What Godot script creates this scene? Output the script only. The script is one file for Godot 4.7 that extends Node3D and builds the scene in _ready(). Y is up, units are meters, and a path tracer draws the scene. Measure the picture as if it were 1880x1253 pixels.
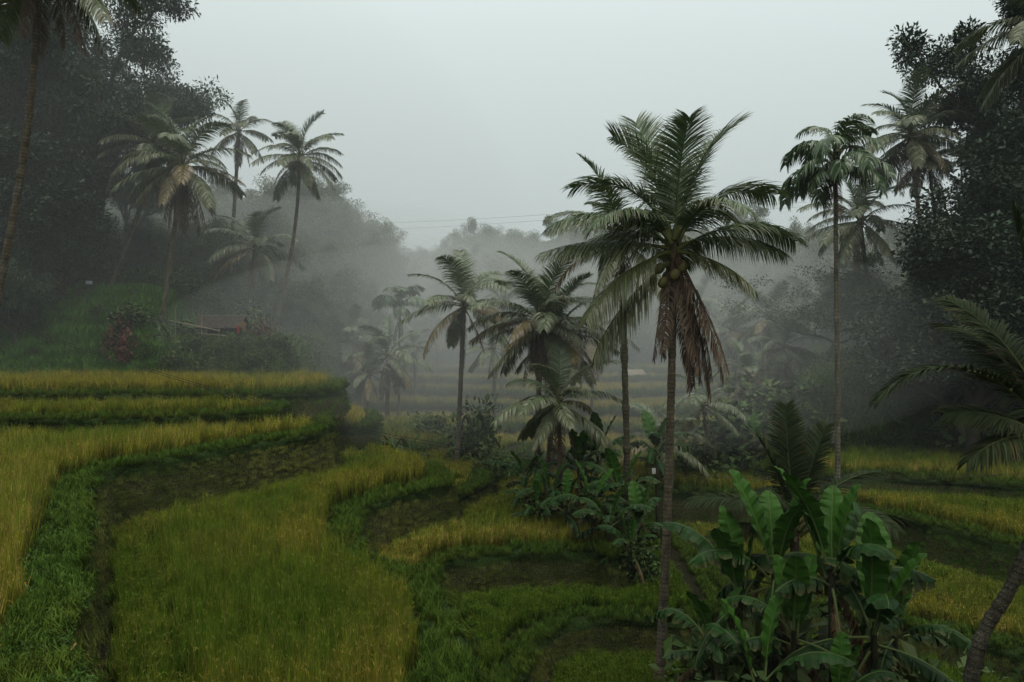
extends Node3D

# ---------------------------------------------------------------- layout of the photograph
const F := 1350.0          # focal length in photograph pixels
const HORIZON := 600.0     # eye level in the photograph
var names := {}
var slabs: Array = []      # terraces: {poly, level}
var M := {}
var hn := FastNoiseLite.new()
var fn := FastNoiseLite.new()


class MB:
	var v := PackedVector3Array()
	var n := PackedVector3Array()
	var c := PackedColorArray()
	var i := PackedInt32Array()
	var smooth := false

	func vert(p: Vector3, col: Color) -> int:
		v.append(p)
		c.append(col)
		return v.size() - 1

	func tri(a: Vector3, b: Vector3, d: Vector3, col: Color) -> void:
		var k := v.size()
		v.append(a); v.append(b); v.append(d)
		c.append(col); c.append(col); c.append(col)
		i.append(k); i.append(k + 1); i.append(k + 2)

	func quad(a: Vector3, b: Vector3, d: Vector3, e: Vector3, ca: Color, cb: Color) -> void:
		# a,b at the start; d,e at the end (a-b-d-e round)
		var k := v.size()
		v.append(a); v.append(b); v.append(d); v.append(e)
		c.append(ca); c.append(ca); c.append(cb); c.append(cb)
		i.append(k); i.append(k + 1); i.append(k + 2)
		i.append(k); i.append(k + 2); i.append(k + 3)

	func leaf(p: Vector3, d: Vector3, side: Vector3, l: float, w: float, fold: Vector3, col: Color) -> void:
		var k := v.size()
		var mid := p + d * (l * 0.45)
		v.append(p); v.append(mid + side * w + fold); v.append(p + d * l); v.append(mid - side * w + fold)
		c.append(col); c.append(col); c.append(col); c.append(col)
		i.append(k); i.append(k + 1); i.append(k + 2)
		i.append(k); i.append(k + 2); i.append(k + 3)

	func tube(path: PackedVector3Array, rad: PackedFloat32Array, sides: int, cols: PackedColorArray) -> void:
		var k := v.size()
		var last := Vector3.RIGHT
		for a in path.size():
			var t := (path[mini(a + 1, path.size() - 1)] - path[maxi(a - 1, 0)]).normalized()
			var s := (last - t * last.dot(t))
			if s.length() < 0.01:
				s = t.cross(Vector3.FORWARD)
			s = s.normalized()
			last = s
			var b := t.cross(s)
			for j in sides:
				var an := TAU * j / sides
				v.append(path[a] + (s * cos(an) + b * sin(an)) * rad[a])
				c.append(cols[a])
		for a in path.size() - 1:
			for j in sides:
				var p0 := k + a * sides + j
				var p1 := k + a * sides + (j + 1) % sides
				i.append(p0); i.append(p1); i.append(p1 + sides)
				i.append(p0); i.append(p1 + sides); i.append(p0 + sides)

	func done(mat: Material, with_normals := false) -> ArrayMesh:
		var arr := []
		arr.resize(Mesh.ARRAY_MAX)
		arr[Mesh.ARRAY_VERTEX] = v
		arr[Mesh.ARRAY_COLOR] = c
		arr[Mesh.ARRAY_INDEX] = i
		if with_normals:
			var nn := PackedVector3Array()
			nn.resize(v.size())
			for t in range(0, i.size(), 3):
				var fnv := (v[i[t + 2]] - v[i[t]]).cross(v[i[t + 1]] - v[i[t]])
				nn[i[t]] += fnv; nn[i[t + 1]] += fnv; nn[i[t + 2]] += fnv
			for t in nn.size():
				nn[t] = nn[t].normalized()
			arr[Mesh.ARRAY_NORMAL] = nn
		var m := ArrayMesh.new()
		m.add_surface_from_arrays(Mesh.PRIMITIVE_TRIANGLES, arr)
		m.surface_set_material(0, mat)
		return m


# ---------------------------------------------------------------- naming and placing
func numbered(called: String) -> String:
	var k: int = names.get(called, 0)
	names[called] = k + 1
	return called if k == 0 else "%s_%03d" % [called, k]


func tag(o: Node, label: String, category := "", group := "", kind := "") -> void:
	o.set_meta("label", label)
	if category:
		o.set_meta("category", category)
	if group:
		o.set_meta("group", group)
	if kind:
		o.set_meta("kind", kind)


func thing(called: String, label: String, category: String, at := Vector3.ZERO, group := "") -> Node3D:
	var o := Node3D.new()
	o.name = numbered(called)
	o.position = at
	add_child(o, true)
	tag(o, label, category, group)
	return o


func obj(called: String, mesh: Mesh, parent: Node = null) -> MeshInstance3D:
	var o := MeshInstance3D.new()
	o.mesh = mesh
	if parent == null:
		o.name = numbered(called)
		add_child(o, true)
	else:
		o.name = called
		parent.add_child(o, true)
	return o


func scatter(called: String, mesh: Mesh, xf: Array, cols: Array, label: String, category: String, parent: Node = null) -> MultiMeshInstance3D:
	if xf.is_empty():
		return null
	var mm := MultiMesh.new()
	mm.transform_format = MultiMesh.TRANSFORM_3D
	mm.use_colors = true
	mm.mesh = mesh
	mm.instance_count = xf.size()
	for k in xf.size():
		mm.set_instance_transform(k, xf[k])
		mm.set_instance_color(k, cols[k])
	var o := MultiMeshInstance3D.new()
	o.multimesh = mm
	if parent == null:
		o.name = numbered(called)
		add_child(o, true)
		tag(o, label, category, "", "stuff")
	else:
		o.name = called
		o.set_meta("kind", "stuff")
		parent.add_child(o, true)
	return o


func at(px: float, py: float, d: float) -> Vector3:
	return Vector3((px - 940.0) / F * d, -(py - HORIZON) / F * d, -d)


func on(px: float, py: float, level: float) -> Vector2:   # the point of a level plane seen at that pixel: (x, distance)
	var d := -level * F / (py - HORIZON)
	return Vector2((px - 940.0) / F * d, d)


func rg(s: int) -> RandomNumberGenerator:
	var r := RandomNumberGenerator.new()
	r.seed = s
	return r


# ---------------------------------------------------------------- the land
func ground_h(x: float, d: float) -> float:
	var h := -9.7
	# the knoll that the photographer stands on
	h = maxf(h, lerpf(-1.75, -9.7, smoothstep(1.5, 9.5, d)) if absf(x) < 400.0 else h)
	var wob := hn.get_noise_2d(x * 2.0, d * 2.0)
	# left hill
	var a := maxf(d - 35.0, -33.0 - x)
	var xb := lerpf(-11.0, -15.0, clampf((d - 35.0) / 50.0, 0, 1)) - maxf(0.0, d - 85.0) * 0.4
	var inl := smoothstep(xb + 2.5, xb - 1.0, x)
	if a > -1.0 and inl > 0.0:
		var steep := smoothstep(-18.0, -21.0, x)
		var hl := lerpf(-3.6, lerpf(-1.25, 1.9, steep), smoothstep(-0.5, lerpf(2.2, 8.0, steep), a))
		hl += maxf(0.0, a - 10.0) * 0.16
		hl = minf(hl, 9.0)
		h = maxf(h, lerpf(-9.7, hl + wob * 0.5, inl))
	# far hill that closes the valley
	var b := d - 76.0 + hn.get_noise_2d(x * 1.3, 40.0) * 6.0
	if b > 0.0:
		var hf := -4.6 + minf(b, 46.0) * 0.27 + maxf(0.0, b - 46.0) * 0.05
		hf -= 3.0 * exp(-pow((x + 15.0) / 9.0, 2.0)) * smoothstep(0.0, 20.0, b)
		h = maxf(h, hf + wob)
	# right hill
	var xr := lerpf(13.0, 25.0, clampf((d - 35.0) / 50.0, 0, 1))
	var c := maxf(minf(x - xr, d - 35.5), x - 25.0)
	if c > -0.5:
		var hr := lerpf(-8.0, -3.2, smoothstep(-0.5, 3.0, c)) + maxf(0.0, c - 3.0) * 0.25
		h = maxf(h, minf(hr, 12.0) + wob * 0.5)
	return h


func surface_h(x: float, d: float) -> float:
	var h := ground_h(x, d)
	var p := Vector2(x, d)
	for s in slabs:
		if s.level > h and Geometry2D.is_point_in_polygon(p, s.poly):
			h = s.level
	return h


func build_ground() -> void:
	var mb := MB.new()
	var nx := 170
	var nd := 150
	for j in nd:
		for k in nx:
			var x := -120.0 + 240.0 * k / (nx - 1.0)
			var d := -25.0 + 205.0 * j / (nd - 1.0)
			var y := ground_h(x, d)
			var t := 0.5 + 0.5 * fn.get_noise_2d(x * 3.0, d * 3.0)
			mb.vert(Vector3(x, y, -d), Color(0.03, 0.042, 0.014).lerp(Color(0.05, 0.06, 0.02), t))
	for j in nd - 1:
		for k in nx - 1:
			var p := j * nx + k
			mb.i.append_array(PackedInt32Array([p, p + nx, p + nx + 1, p, p + nx + 1, p + 1]))
	var o := obj("ground", mb.done(M.soil, true))
	tag(o, "dark earth of the valley floor and the wooded slopes round it", "", "", "structure")


func smooth_line(pts: PackedVector2Array, step: float, wob: float, sd: float) -> PackedVector2Array:
	# resamples an open line through pts as a soft curve with small wobbles
	var cv := Curve2D.new()
	for k in pts.size():
		var t := (pts[mini(k + 1, pts.size() - 1)] - pts[maxi(k - 1, 0)]) * 0.09
		cv.add_point(pts[k], -t, t)
	cv.bake_interval = 0.1
	var len := cv.get_baked_length()
	var cnt := maxi(2, int(len / step))
	var out := PackedVector2Array()
	for k in cnt + 1:
		var p := cv.sample_baked(len * k / cnt)
		p += Vector2(fn.get_noise_2d(p.x * 14.0 + sd, p.y * 14.0), fn.get_noise_2d(p.y * 14.0 + sd, p.x * 14.0 + 50.0)) * wob
		out.append(p)
	return out


# A terrace: a level field behind an earth wall with a grassy bund on its rim.
# edge: the wall's rim, left to right as seen from the field's low side; back: points that close the outline.
func terrace(edge: PackedVector2Array, back: Array, level: float, wall: float, label: String, o := {}) -> Dictionary:
	var line := smooth_line(edge, 0.22, o.get("wobble", 0.35), level * 7.0)
	var poly := line.duplicate()
	for b in back:
		poly.append(b)
	var mid := Vector2.ZERO
	var inset: float = o.get("inset", 0.7)
	var s := {"poly": poly, "level": level, "line": line, "wall": wall, "label": label}
	slabs.append(s)
	var sign_ := -1.0 if Geometry2D.is_polygon_clockwise(poly) else 1.0
	# field bed
	var mb := MB.new()
	var cap := Geometry2D.triangulate_polygon(poly)
	for p in poly:
		mb.vert(Vector3(p.x, level, -p.y), Color(0.035, 0.032, 0.014))
	for k in range(0, cap.size(), 3):
		mb.i.append_array(PackedInt32Array([cap[k], cap[k + 1], cap[k + 2]]))
	# rim and wall
	var prof := [[-inset, -0.03], [-inset * 0.7, 0.1], [-0.25, 0.13], [-0.06, 0.1], [0.03, 0.0], [0.0, -0.12], [0.02, -0.3], [0.04, -0.55], [0.06, -0.8], [0.1, -1.0], [0.16, -1.3]]
	var rows := prof.size()
	var k0 := mb.v.size()
	var cnt := line.size()
	var normals := PackedVector2Array()
	for k in cnt:
		var t := line[mini(k + 3, cnt - 1)] - line[maxi(k - 3, 0)]
		normals.append(Vector2(t.y, -t.x).normalized() * sign_)
	s.normals = normals
	for k in cnt:
		for r in rows:
			var off: float = prof[r][0]
			var dy: float = prof[r][1]
			if dy < -0.01 and r > 4:
				dy = dy * wall
				off *= maxf(wall, 0.5)
				var nz := fn.get_noise_3d(line[k].x * 22.0, dy * 30.0, line[k].y * 22.0)
				var big := fn.get_noise_2d(line[k].x * 6.0 + 90.0, line[k].y * 6.0)
				off += nz * 0.1 + snappedf(big, 0.33) * 0.34 * minf(1.0, wall)
			var p := line[k] + normals[k] * off
			var gy := 0.5 + 0.5 * fn.get_noise_3d(p.x * 9.0, dy * 14.0, p.y * 9.0)
			var col := Color(0.035, 0.07, 0.014)
			if r > 5:
				col = Color(0.065, 0.085, 0.03).lerp(Color(0.16, 0.165, 0.072), gy)
			mb.vert(Vector3(p.x, level + dy, -p.y), col)
	for k in cnt - 1:
		for r in rows - 1:
			var p := k0 + k * rows + r
			mb.i.append_array(PackedInt32Array([p, p + 1, p + rows + 1, p, p + rows + 1, p + rows]))
	# plain sides where the outline is closed
	for k in range(cnt - 1, poly.size()):
		var a := poly[k]
		var b := poly[(k + 1) % poly.size()]
		mb.quad(Vector3(a.x, level, -a.y), Vector3(b.x, level, -b.y), Vector3(b.x, level - wall - 0.6, -b.y), Vector3(a.x, level - wall - 0.6, -a.y), Color(0.05, 0.07, 0.02), Color(0.06, 0.065, 0.025))
	var m := obj("terrace", mb.done(M.earth, true))
	tag(m, label, "", "", "structure")
	return s


func in_view(p: Vector3, margin := 160.0) -> bool:
	if p.z > -4.0:
		return false
	var px := 940.0 + p.x / -p.z * F
	var py := HORIZON - p.y / -p.z * F
	return px > -margin and px < 1880.0 + margin and py < 1253.0 + margin * 1.5


func clear_of_walls(s: Dictionary, p: Vector2, gap: float) -> bool:
	# no other terrace stands on this spot
	for o in slabs:
		if o.level > s.level and Geometry2D.is_point_in_polygon(p, o.poly):
			return false
		if gap > 0.0 and o.level > s.level:
			for off in [Vector2(gap, 0), Vector2(-gap, 0), Vector2(0, gap)]:
				if Geometry2D.is_point_in_polygon(p + off, o.poly):
					return false
	return true


# gold: 0 green .. 1 ripe; rim_gold: how much riper the rice is towards the rim
func plant_rice(s: Dictionary, gold: float, rim_gold: float, height: float, label: String, variant: int, o := {}) -> void:
	var r := rg(int(s.level * -1000.0) + variant)
	var insets := Geometry2D.offset_polygon(s.poly, -float(o.get("gap", 0.75)))
	var rim := Geometry2D.offset_polygon(s.poly, -2.0)
	var xf := []
	var cols := []
	for poly in insets:
		var lo := Vector2(1e9, 1e9)
		var hi := Vector2(-1e9, -1e9)
		for p in poly:
			lo = lo.min(p)
			hi = hi.max(p)
		var d := maxf(lo.y, 4.0)
		while d < hi.y:
			var step: float = clampf(d * 0.0085, 0.13, 0.42) * float(o.get("step", 1.0))
			var x := maxf(lo.x, -d * 0.82)
			var xe := minf(hi.x, d * 0.82)
			while x < xe:
				var p := Vector2(x + r.randf_range(-0.5, 0.5) * step, d + r.randf_range(-0.5, 0.5) * step)
				x += step
				if not Geometry2D.is_point_in_polygon(p, poly):
					continue
				var w := Vector3(p.x, s.level, -p.y)
				if not in_view(w) or not clear_of_walls(s, p, o.get("clear", 0.5)):
					continue
				var patch := hn.get_noise_2d(p.x * 7.0, p.y * 7.0)
				var g := gold + patch * 0.55 + r.randf_range(-0.3, 0.3)
				var inner := false
				for q in rim:
					if Geometry2D.is_point_in_polygon(p, q):
						inner = true
				if not inner:
					g += rim_gold
				g = clampf(g, -0.18, 1.15)
				var sc := step / 0.16
				var b := Basis(Vector3.UP, r.randf() * TAU)
				b = Basis(Vector3(r.randf_range(-1, 1), 0, r.randf_range(-1, 1)).normalized(), r.randf_range(0.0, 0.13)) * b
				var hh := height * r.randf_range(0.8, 1.12) * (1.0 + 0.16 * patch + 0.3 * fn.get_noise_2d(p.x * 26.0, p.y * 26.0))
				if s.level > -9.0 and p.y < 32.0 and not clear_of_walls(s, p, 1.7):   # shorter at the foot of a wall
					hh *= 0.62
				b = b.scaled(Vector3(sc, hh, sc))
				xf.append(Transform3D(b, w))
				var t := Color(0.66, 0.86, 0.8).lerp(Color(1.55, 1.26, 1.7), g)
				cols.append(t * r.randf_range(0.65, 1.3))
			d += step
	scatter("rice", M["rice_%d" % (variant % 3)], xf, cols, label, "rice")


func dress_rim(s: Dictionary, label: String, o := {}) -> void:
	# living grass on the bund and dry grass hanging down the wall
	var r := rg(int(s.level * -777.0) + s.line.size())
	var xf := []
	var cols := []
	var dry := []
	var drycols := []
	var line: PackedVector2Array = s.line
	var width: float = o.get("width", 0.65)
	var tall: float = o.get("tall", 1.0)
	for k in line.size():
		var dist := line[k].y
		if not in_view(Vector3(line[k].x, s.level, -dist)):
			continue
		var rep := 5 if dist < 30.0 else 3
		for q in int(rep * width / 0.5):
			var off := r.randf_range(-width, 0.1)
			var p: Vector2 = line[k] + s.normals[k] * off + Vector2(r.randf_range(-0.12, 0.12), r.randf_range(-0.12, 0.12))
			var b := Basis(Vector3.UP, r.randf() * TAU).scaled(Vector3.ONE * r.randf_range(0.5, 1.35) * tall * (1.0 if dist < 30.0 else 1.5))
			if off > -0.06:   # leans out over the wall
				b = Basis(Vector3(-s.normals[k].y, 0, -s.normals[k].x).normalized(), -r.randf_range(0.3, 0.9)) * b
			xf.append(Transform3D(b, Vector3(p.x, s.level + 0.1, -p.y)))
			var g := 0.5 + 0.5 * hn.get_noise_2d(p.x * 9.0, p.y * 9.0)
			cols.append(Color(0.75, 0.9, 0.8).lerp(Color(2.0, 1.25, 1.1), g * g * r.randf()) * r.randf_range(0.75, 1.2))
		var hang := int(s.wall * (17.0 if dist < 30.0 else 4.0) * float(o.get("hang", 1.0)))
		for q in hang:
			var f := r.randf()
			var p: Vector2 = line[k] + s.normals[k] * (0.03 + 0.11 * f * s.wall + snappedf(fn.get_noise_2d(line[k].x * 6.0 + 90.0, line[k].y * 6.0), 0.33) * 0.34 * minf(1.0, s.wall)) + Vector2(r.randf_range(-0.1, 0.1), r.randf_range(-0.1, 0.1))
			var outw := Vector3(s.normals[k].x, 0, -s.normals[k].y)
			var up := (outw + Vector3(r.randf_range(-0.8, 0.8), r.randf_range(-9.0, -3.0), r.randf_range(-0.8, 0.8))).normalized()
			var bx := up.cross(Vector3(r.randf_range(-1, 1), r.randf_range(-1, 1), r.randf_range(-1, 1))).normalized()
			var b := Basis(bx, up, bx.cross(up)).scaled(Vector3.ONE * r.randf_range(0.4, 0.85) * (1.0 if dist < 30.0 else 1.5))
			dry.append(Transform3D(b, Vector3(p.x, s.level - 0.05 - f * s.wall * 1.1, -p.y)))
			if o.get("green", false):
				drycols.append(Color(0.42, 0.8, 0.35) * r.randf_range(0.7, 1.25))
				continue
			var patch := 0.5 + 0.5 * fn.get_noise_3d(p.x * 5.0, f * 6.0, p.y * 5.0)
			drycols.append(Color(0.42, 0.62, 0.42).lerp(Color(1.15, 1.25, 0.85), smoothstep(0.3, 0.7, patch)) * r.randf_range(0.7, 1.25))
	for k in range(line.size() - 1, s.poly.size()):   # the sides that close the outline
		var a: Vector2 = s.poly[k]
		var b2: Vector2 = s.poly[(k + 1) % s.poly.size()]
		var along := (b2 - a).normalized()
		var outn := Vector2(along.y, -along.x) * (-1.0 if Geometry2D.is_polygon_clockwise(s.poly) else 1.0)
		for q in int(a.distance_to(b2) / 0.25):
			var p: Vector2 = a + along * (q * 0.25 + r.randf_range(-0.1, 0.1))
			if p.y > 42.0 or not in_view(Vector3(p.x, s.level, -p.y), 60.0):
				continue
			for u in 3:
				var p2 := p + Vector2(r.randf_range(-0.2, 0.2), r.randf_range(-0.2, 0.2))
				xf.append(Transform3D(Basis(Vector3.UP, r.randf() * TAU).scaled(Vector3.ONE * r.randf_range(0.7, 1.3)), Vector3(p2.x, s.level, -p2.y)))
				cols.append(Color.WHITE * r.randf_range(0.7, 1.2))
			for u in 9:
				var f := r.randf()
				var up := Vector3(outn.x, r.randf_range(-2.5, 0.3), -outn.y).normalized()
				var bx := up.cross(Vector3(r.randf_range(-1, 1), r.randf_range(-1, 1), r.randf_range(-1, 1))).normalized()
				dry.append(Transform3D(Basis(bx, up, bx.cross(up)).scaled(Vector3.ONE * r.randf_range(0.8, 1.5)), Vector3(p.x, s.level - f * (s.wall + 0.4), -p.y)))
				drycols.append(Color(0.4, 0.75, 0.32) * r.randf_range(0.6, 1.2))
	scatter("bund_grass", M.grass_tuft, xf, cols, label, "grass")
	scatter("wall_grass", M.dry_tuft, dry, drycols, label.replace("green grass", "dry hanging grass").replace("along the rim of", "down the earth wall of"), "grass")


# ---------------------------------------------------------------- materials and small meshes
func noise_tex(freq: float, sd: int, ramp: Gradient, normal := false, size := 512) -> NoiseTexture2D:
	var n := FastNoiseLite.new()
	n.seed = sd
	n.frequency = freq
	n.fractal_octaves = 5
	var t := NoiseTexture2D.new()
	t.width = size
	t.height = size
	t.seamless = true
	t.noise = n
	if normal:
		t.as_normal_map = true
		t.bump_strength = 6.0
	elif ramp:
		t.color_ramp = ramp
	return t


func grad(a: Color, b: Color, lo := 0.2, hi := 0.8) -> Gradient:
	var g := Gradient.new()
	g.offsets = PackedFloat32Array([lo, hi])
	g.colors = PackedColorArray([a, b])
	return g


func plant_mat(called: String, rough: float, back: float, spec := 0.4) -> StandardMaterial3D:
	var m := StandardMaterial3D.new()
	m.resource_name = called
	m.vertex_color_use_as_albedo = true
	m.roughness = rough
	m.metallic_specular = spec
	m.cull_mode = BaseMaterial3D.CULL_DISABLED
	if back > 0.0:
		m.backlight_enabled = true
		m.backlight = Color(back, back, back * 0.6)
	return m


func rough_mat(called: String, freq: float, sd: int, scale: float, lo: Color, relief: float) -> StandardMaterial3D:
	var m := StandardMaterial3D.new()
	m.resource_name = called
	m.vertex_color_use_as_albedo = true
	m.roughness = 0.9
	m.metallic_specular = 0.25
	m.uv1_triplanar = true
	m.uv1_world_triplanar = true
	m.uv1_scale = Vector3.ONE * scale
	m.albedo_texture = noise_tex(freq, sd, grad(lo, Color.WHITE))
	m.heightmap_enabled = true
	m.heightmap_texture = noise_tex(freq * 1.6, sd + 1, null)
	m.heightmap_scale = relief
	return m


func build_materials() -> void:
	M.soil = rough_mat("soil", 0.02, 3, 0.5, Color(0.5, 0.5, 0.45), 6.0)
	M.earth = rough_mat("earth", 0.03, 7, 0.9, Color(0.45, 0.45, 0.4), 5.0)
	M.bark = rough_mat("bark", 0.05, 11, 1.4, Color(0.4, 0.4, 0.38), 2.0)
	M.frond = plant_mat("palm_leaf", 0.6, 0.5, 0.14)
	M.frond_wet = plant_mat("wet_palm_leaf", 0.33, 0.5, 0.55)
	M.dead = plant_mat("dead_leaf", 0.8, 0.1, 0.3)
	M.banana = plant_mat("banana_leaf", 0.42, 0.3, 0.22)
	M.leaf = plant_mat("tree_leaf", 0.5, 0.15, 0.3)
	M.grass = plant_mat("grass_blade", 0.6, 0.3, 0.15)
	M.rice = plant_mat("rice_blade", 0.7, 0.3, 0.12)
	M.plain = plant_mat("plain", 0.7, 0.0, 0.4)
	# rice clumps
	for k in 3:
		var r := rg(100 + k)
		var mb := MB.new()
		for q in 34:
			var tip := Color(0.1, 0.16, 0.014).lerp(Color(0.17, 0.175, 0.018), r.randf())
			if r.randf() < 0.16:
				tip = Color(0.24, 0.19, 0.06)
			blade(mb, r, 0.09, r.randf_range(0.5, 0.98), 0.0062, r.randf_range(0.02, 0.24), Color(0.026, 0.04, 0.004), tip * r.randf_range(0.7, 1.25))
		for q in 3:   # nodding ears of grain
			ear(mb, r)
		for q in 3:   # withered leaves
			blade(mb, r, 0.09, r.randf_range(0.3, 0.6), 0.006, r.randf_range(0.4, 0.9), Color(0.06, 0.05, 0.012), Color(0.2, 0.155, 0.05))
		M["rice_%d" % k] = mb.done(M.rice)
	var r := rg(140)
	var mb := MB.new()
	for q in 46:
		blade(mb, r, 0.11, r.randf_range(0.1, 0.3), 0.006, r.randf_range(0.1, 0.8), Color(0.03, 0.046, 0.007), Color(0.066, 0.112, 0.016))
	M.grass_tuft = mb.done(M.grass)
	mb = MB.new()
	for q in 40:
		blade(mb, r, 0.13, r.randf_range(0.08, 0.26), 0.0045, r.randf_range(0.05, 0.5), Color(0.06, 0.07, 0.024), Color(0.17, 0.17, 0.062))
	M.dry_tuft = mb.done(M.grass)
	mb = MB.new()
	for q in 60:
		blade(mb, r, 0.3, r.randf_range(0.3, 0.8), 0.016, r.randf_range(0.2, 0.9), Color(0.04, 0.07, 0.016), Color(0.07, 0.125, 0.03))
	M.long_tuft = mb.done(M.grass)
	mb = MB.new()   # low broad-leaved weed
	for q in 70:
		var p := Vector3(r.randf_range(-0.35, 0.35), r.randf_range(0.05, 0.5), r.randf_range(-0.35, 0.35))
		var d := Vector3(r.randf_range(-1, 1), r.randf_range(-0.3, 0.7), r.randf_range(-1, 1)).normalized()
		var side := d.cross(Vector3.UP).normalized()
		mb.leaf(p, d, side, r.randf_range(0.1, 0.22), r.randf_range(0.02, 0.04), Vector3.UP * 0.012, Color(0.045, 0.1, 0.012) * r.randf_range(0.6, 1.4))
	M.weed = mb.done(M.leaf)


func blade(mb: MB, r: RandomNumberGenerator, spread: float, h: float, w: float, lean: float, c0: Color, c1: Color) -> void:
	var an := r.randf() * TAU
	var out := Vector3(cos(an), 0, sin(an))
	var side := Vector3(-out.z, 0, out.x).rotated(Vector3.UP, r.randf_range(-1, 1)) * w
	var p := Vector3(r.randf_range(-1, 1), 0, r.randf_range(-1, 1)) * spread
	var q := p + Vector3(0, h * 0.5, 0) + out * (lean * h * 0.22)
	var t := p + Vector3(0, h * (1.0 - lean * 0.3), 0) + out * (lean * h * 0.85)
	var cm := c0.lerp(c1, 0.55)
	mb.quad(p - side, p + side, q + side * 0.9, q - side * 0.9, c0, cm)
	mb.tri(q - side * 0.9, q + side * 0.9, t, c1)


func ear(mb: MB, r: RandomNumberGenerator) -> void:
	var an := r.randf() * TAU
	var out := Vector3(cos(an), 0, sin(an))
	var side := Vector3(-out.z, 0, out.x) * 0.005
	var p := Vector3(r.randf_range(-1, 1), 0, r.randf_range(-1, 1)) * 0.08
	var h := r.randf_range(0.55, 0.74)
	var a := p + Vector3(0, h, 0) + out * 0.05
	var b := a + Vector3(0, 0.03, 0) + out * 0.07
	var c := b + Vector3(0, -0.06, 0) + out * 0.06
	var g := Color(0.22, 0.18, 0.035) * r.randf_range(0.7, 1.2)
	mb.quad(a - side * 0.5, a + side * 0.5, b + side, b - side, g, g)
	mb.quad(b - side, b + side, c + side * 0.3, c - side * 0.3, g, g * 0.9)


# ---------------------------------------------------------------- palms
# A feather leaf that leaves the stem along +X at the angle elev (degrees) and bends down by bend over its length.
func frond_mesh(sd: int, o: Dictionary) -> ArrayMesh:
	var r := rg(sd)
	var L: float = o.get("len", 3.3)
	var elev: float = deg_to_rad(o.elev)
	var bend: float = deg_to_rad(o.bend)
	var hang: float = o.get("hang", 0.8)
	var cnt: int = o.get("n", 100)
	var leaf_len: float = o.get("leaflet", 0.88)
	var wid: float = o.get("width", 0.021)
	var dead: bool = o.get("dead", false)
	var col: Color = o.get("col", Color(0.05, 0.088, 0.036))
	var tip_col: Color = o.get("tip", Color(0.11, 0.145, 0.07))
	col *= o.get("tone", 1.0)  # tone below one puts shade into the leaf colour of the near palms
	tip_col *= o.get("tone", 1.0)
	var twist: float = r.randf_range(-0.35, 0.35)
	var mb := MB.new()
	var pts := PackedVector3Array([Vector3.ZERO])
	var tans := PackedVector3Array()
	var segs := 24
	for k in segs + 1:
		var s := float(k) / segs
		var an := maxf(elev - bend * pow(s, 1.25), -1.5)
		var t := Vector3(cos(an), sin(an), twist * s * 0.5).normalized()
		tans.append(t)
		if k < segs:
			pts.append(pts[k] + t * (L / segs))
	var rad := PackedFloat32Array()
	var cols := PackedColorArray()
	for k in segs + 1:
		var s := float(k) / segs
		rad.append(lerpf(0.04, 0.006, pow(s, 0.6)) + 0.05 * exp(-s * 22.0))
		cols.append((Color(0.09, 0.1, 0.035) if not dead else Color(0.06, 0.04, 0.022)).lerp(col * 1.2, s))
	var rib := MB.new()
	(rib if o.has("split") else mb).tube(pts, rad, 5, cols)
	var start: float = o.get("start", 0.13)
	for k in cnt:
		var s := lerpf(start, 0.995, (k + r.randf_range(-0.3, 0.3)) / (cnt - 1.0))
		s = clampf(s, start, 0.998)
		var f := s * segs
		var a := int(f)
		var p := pts[a].lerp(pts[mini(a + 1, segs)], f - a)
		var t := tans[a].lerp(tans[mini(a + 1, segs)], f - a).normalized()
		var b := t.cross(Vector3.UP)
		if b.length() < 0.05:
			b = Vector3(0, 0, 1)
		b = b.normalized()
		b = b.rotated(t, twist * s * 1.5)
		var nrm := b.cross(t).normalized()
		var prof := minf(1.0, 0.5 + (s - start) * 4.0) * (1.0 - 0.62 * pow(s, 4.0))
		for side in [-1.0, 1.0]:
			if r.randf() < o.get("missing", 0.05):
				continue
			var fw := lerpf(0.5, 1.5, s) + r.randf_range(-0.16, 0.16)
			var lift: float = o.get("lift", 0.2) + r.randf_range(-0.14, 0.14)
			var d: Vector3 = (b * side + t * fw * 0.7 + nrm * lift).normalized()
			var ll := leaf_len * prof * r.randf_range(0.85, 1.1)
			var wv := (t - d * t.dot(d)).normalized().rotated(d, r.randf_range(-0.7, 0.7)) * wid
			var c0 := col * r.randf_range(0.75, 1.25)
			var c1 := tip_col * r.randf_range(0.8, 1.2)
			if r.randf() < o.get("brown", 0.06):
				c1 = Color(0.085, 0.06, 0.03)
			var q := p
			var step := ll / 4.0
			var ws := [0.65, 1.0, 0.85, 0.5]
			var hg := hang * r.randf_range(0.75, 1.3)
			for u in 4:
				var q2: Vector3 = q + d * step
				var wa: float = ws[u]
				var wb: float = ws[u + 1] if u < 3 else 0.0
				var ca := c0.lerp(c1, u / 4.0)
				var cb := c0.lerp(c1, (u + 1) / 4.0)
				if u < 3:
					mb.quad(q - wv * wa, q + wv * wa, q2 + wv * wb, q2 - wv * wb, ca, cb)
				else:
					mb.tri(q - wv * wa, q + wv * wa, q2, cb)
				q = q2
				d = (d + Vector3(0, -hg * 0.32, 0)).normalized()
				wv = (wv - d * wv.dot(d)).normalized() * wid
	if o.has("split"):
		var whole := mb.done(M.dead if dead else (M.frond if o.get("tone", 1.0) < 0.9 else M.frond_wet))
		ribs[whole] = rib.done(M.frond, true)
		return whole
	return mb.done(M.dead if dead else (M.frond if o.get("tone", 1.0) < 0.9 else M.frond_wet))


var ribs := {}          # blade mesh -> the mesh of its midrib
var fronds := {}
const CLASSES := [82, 64, 44, 22, 0, -28]


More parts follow.
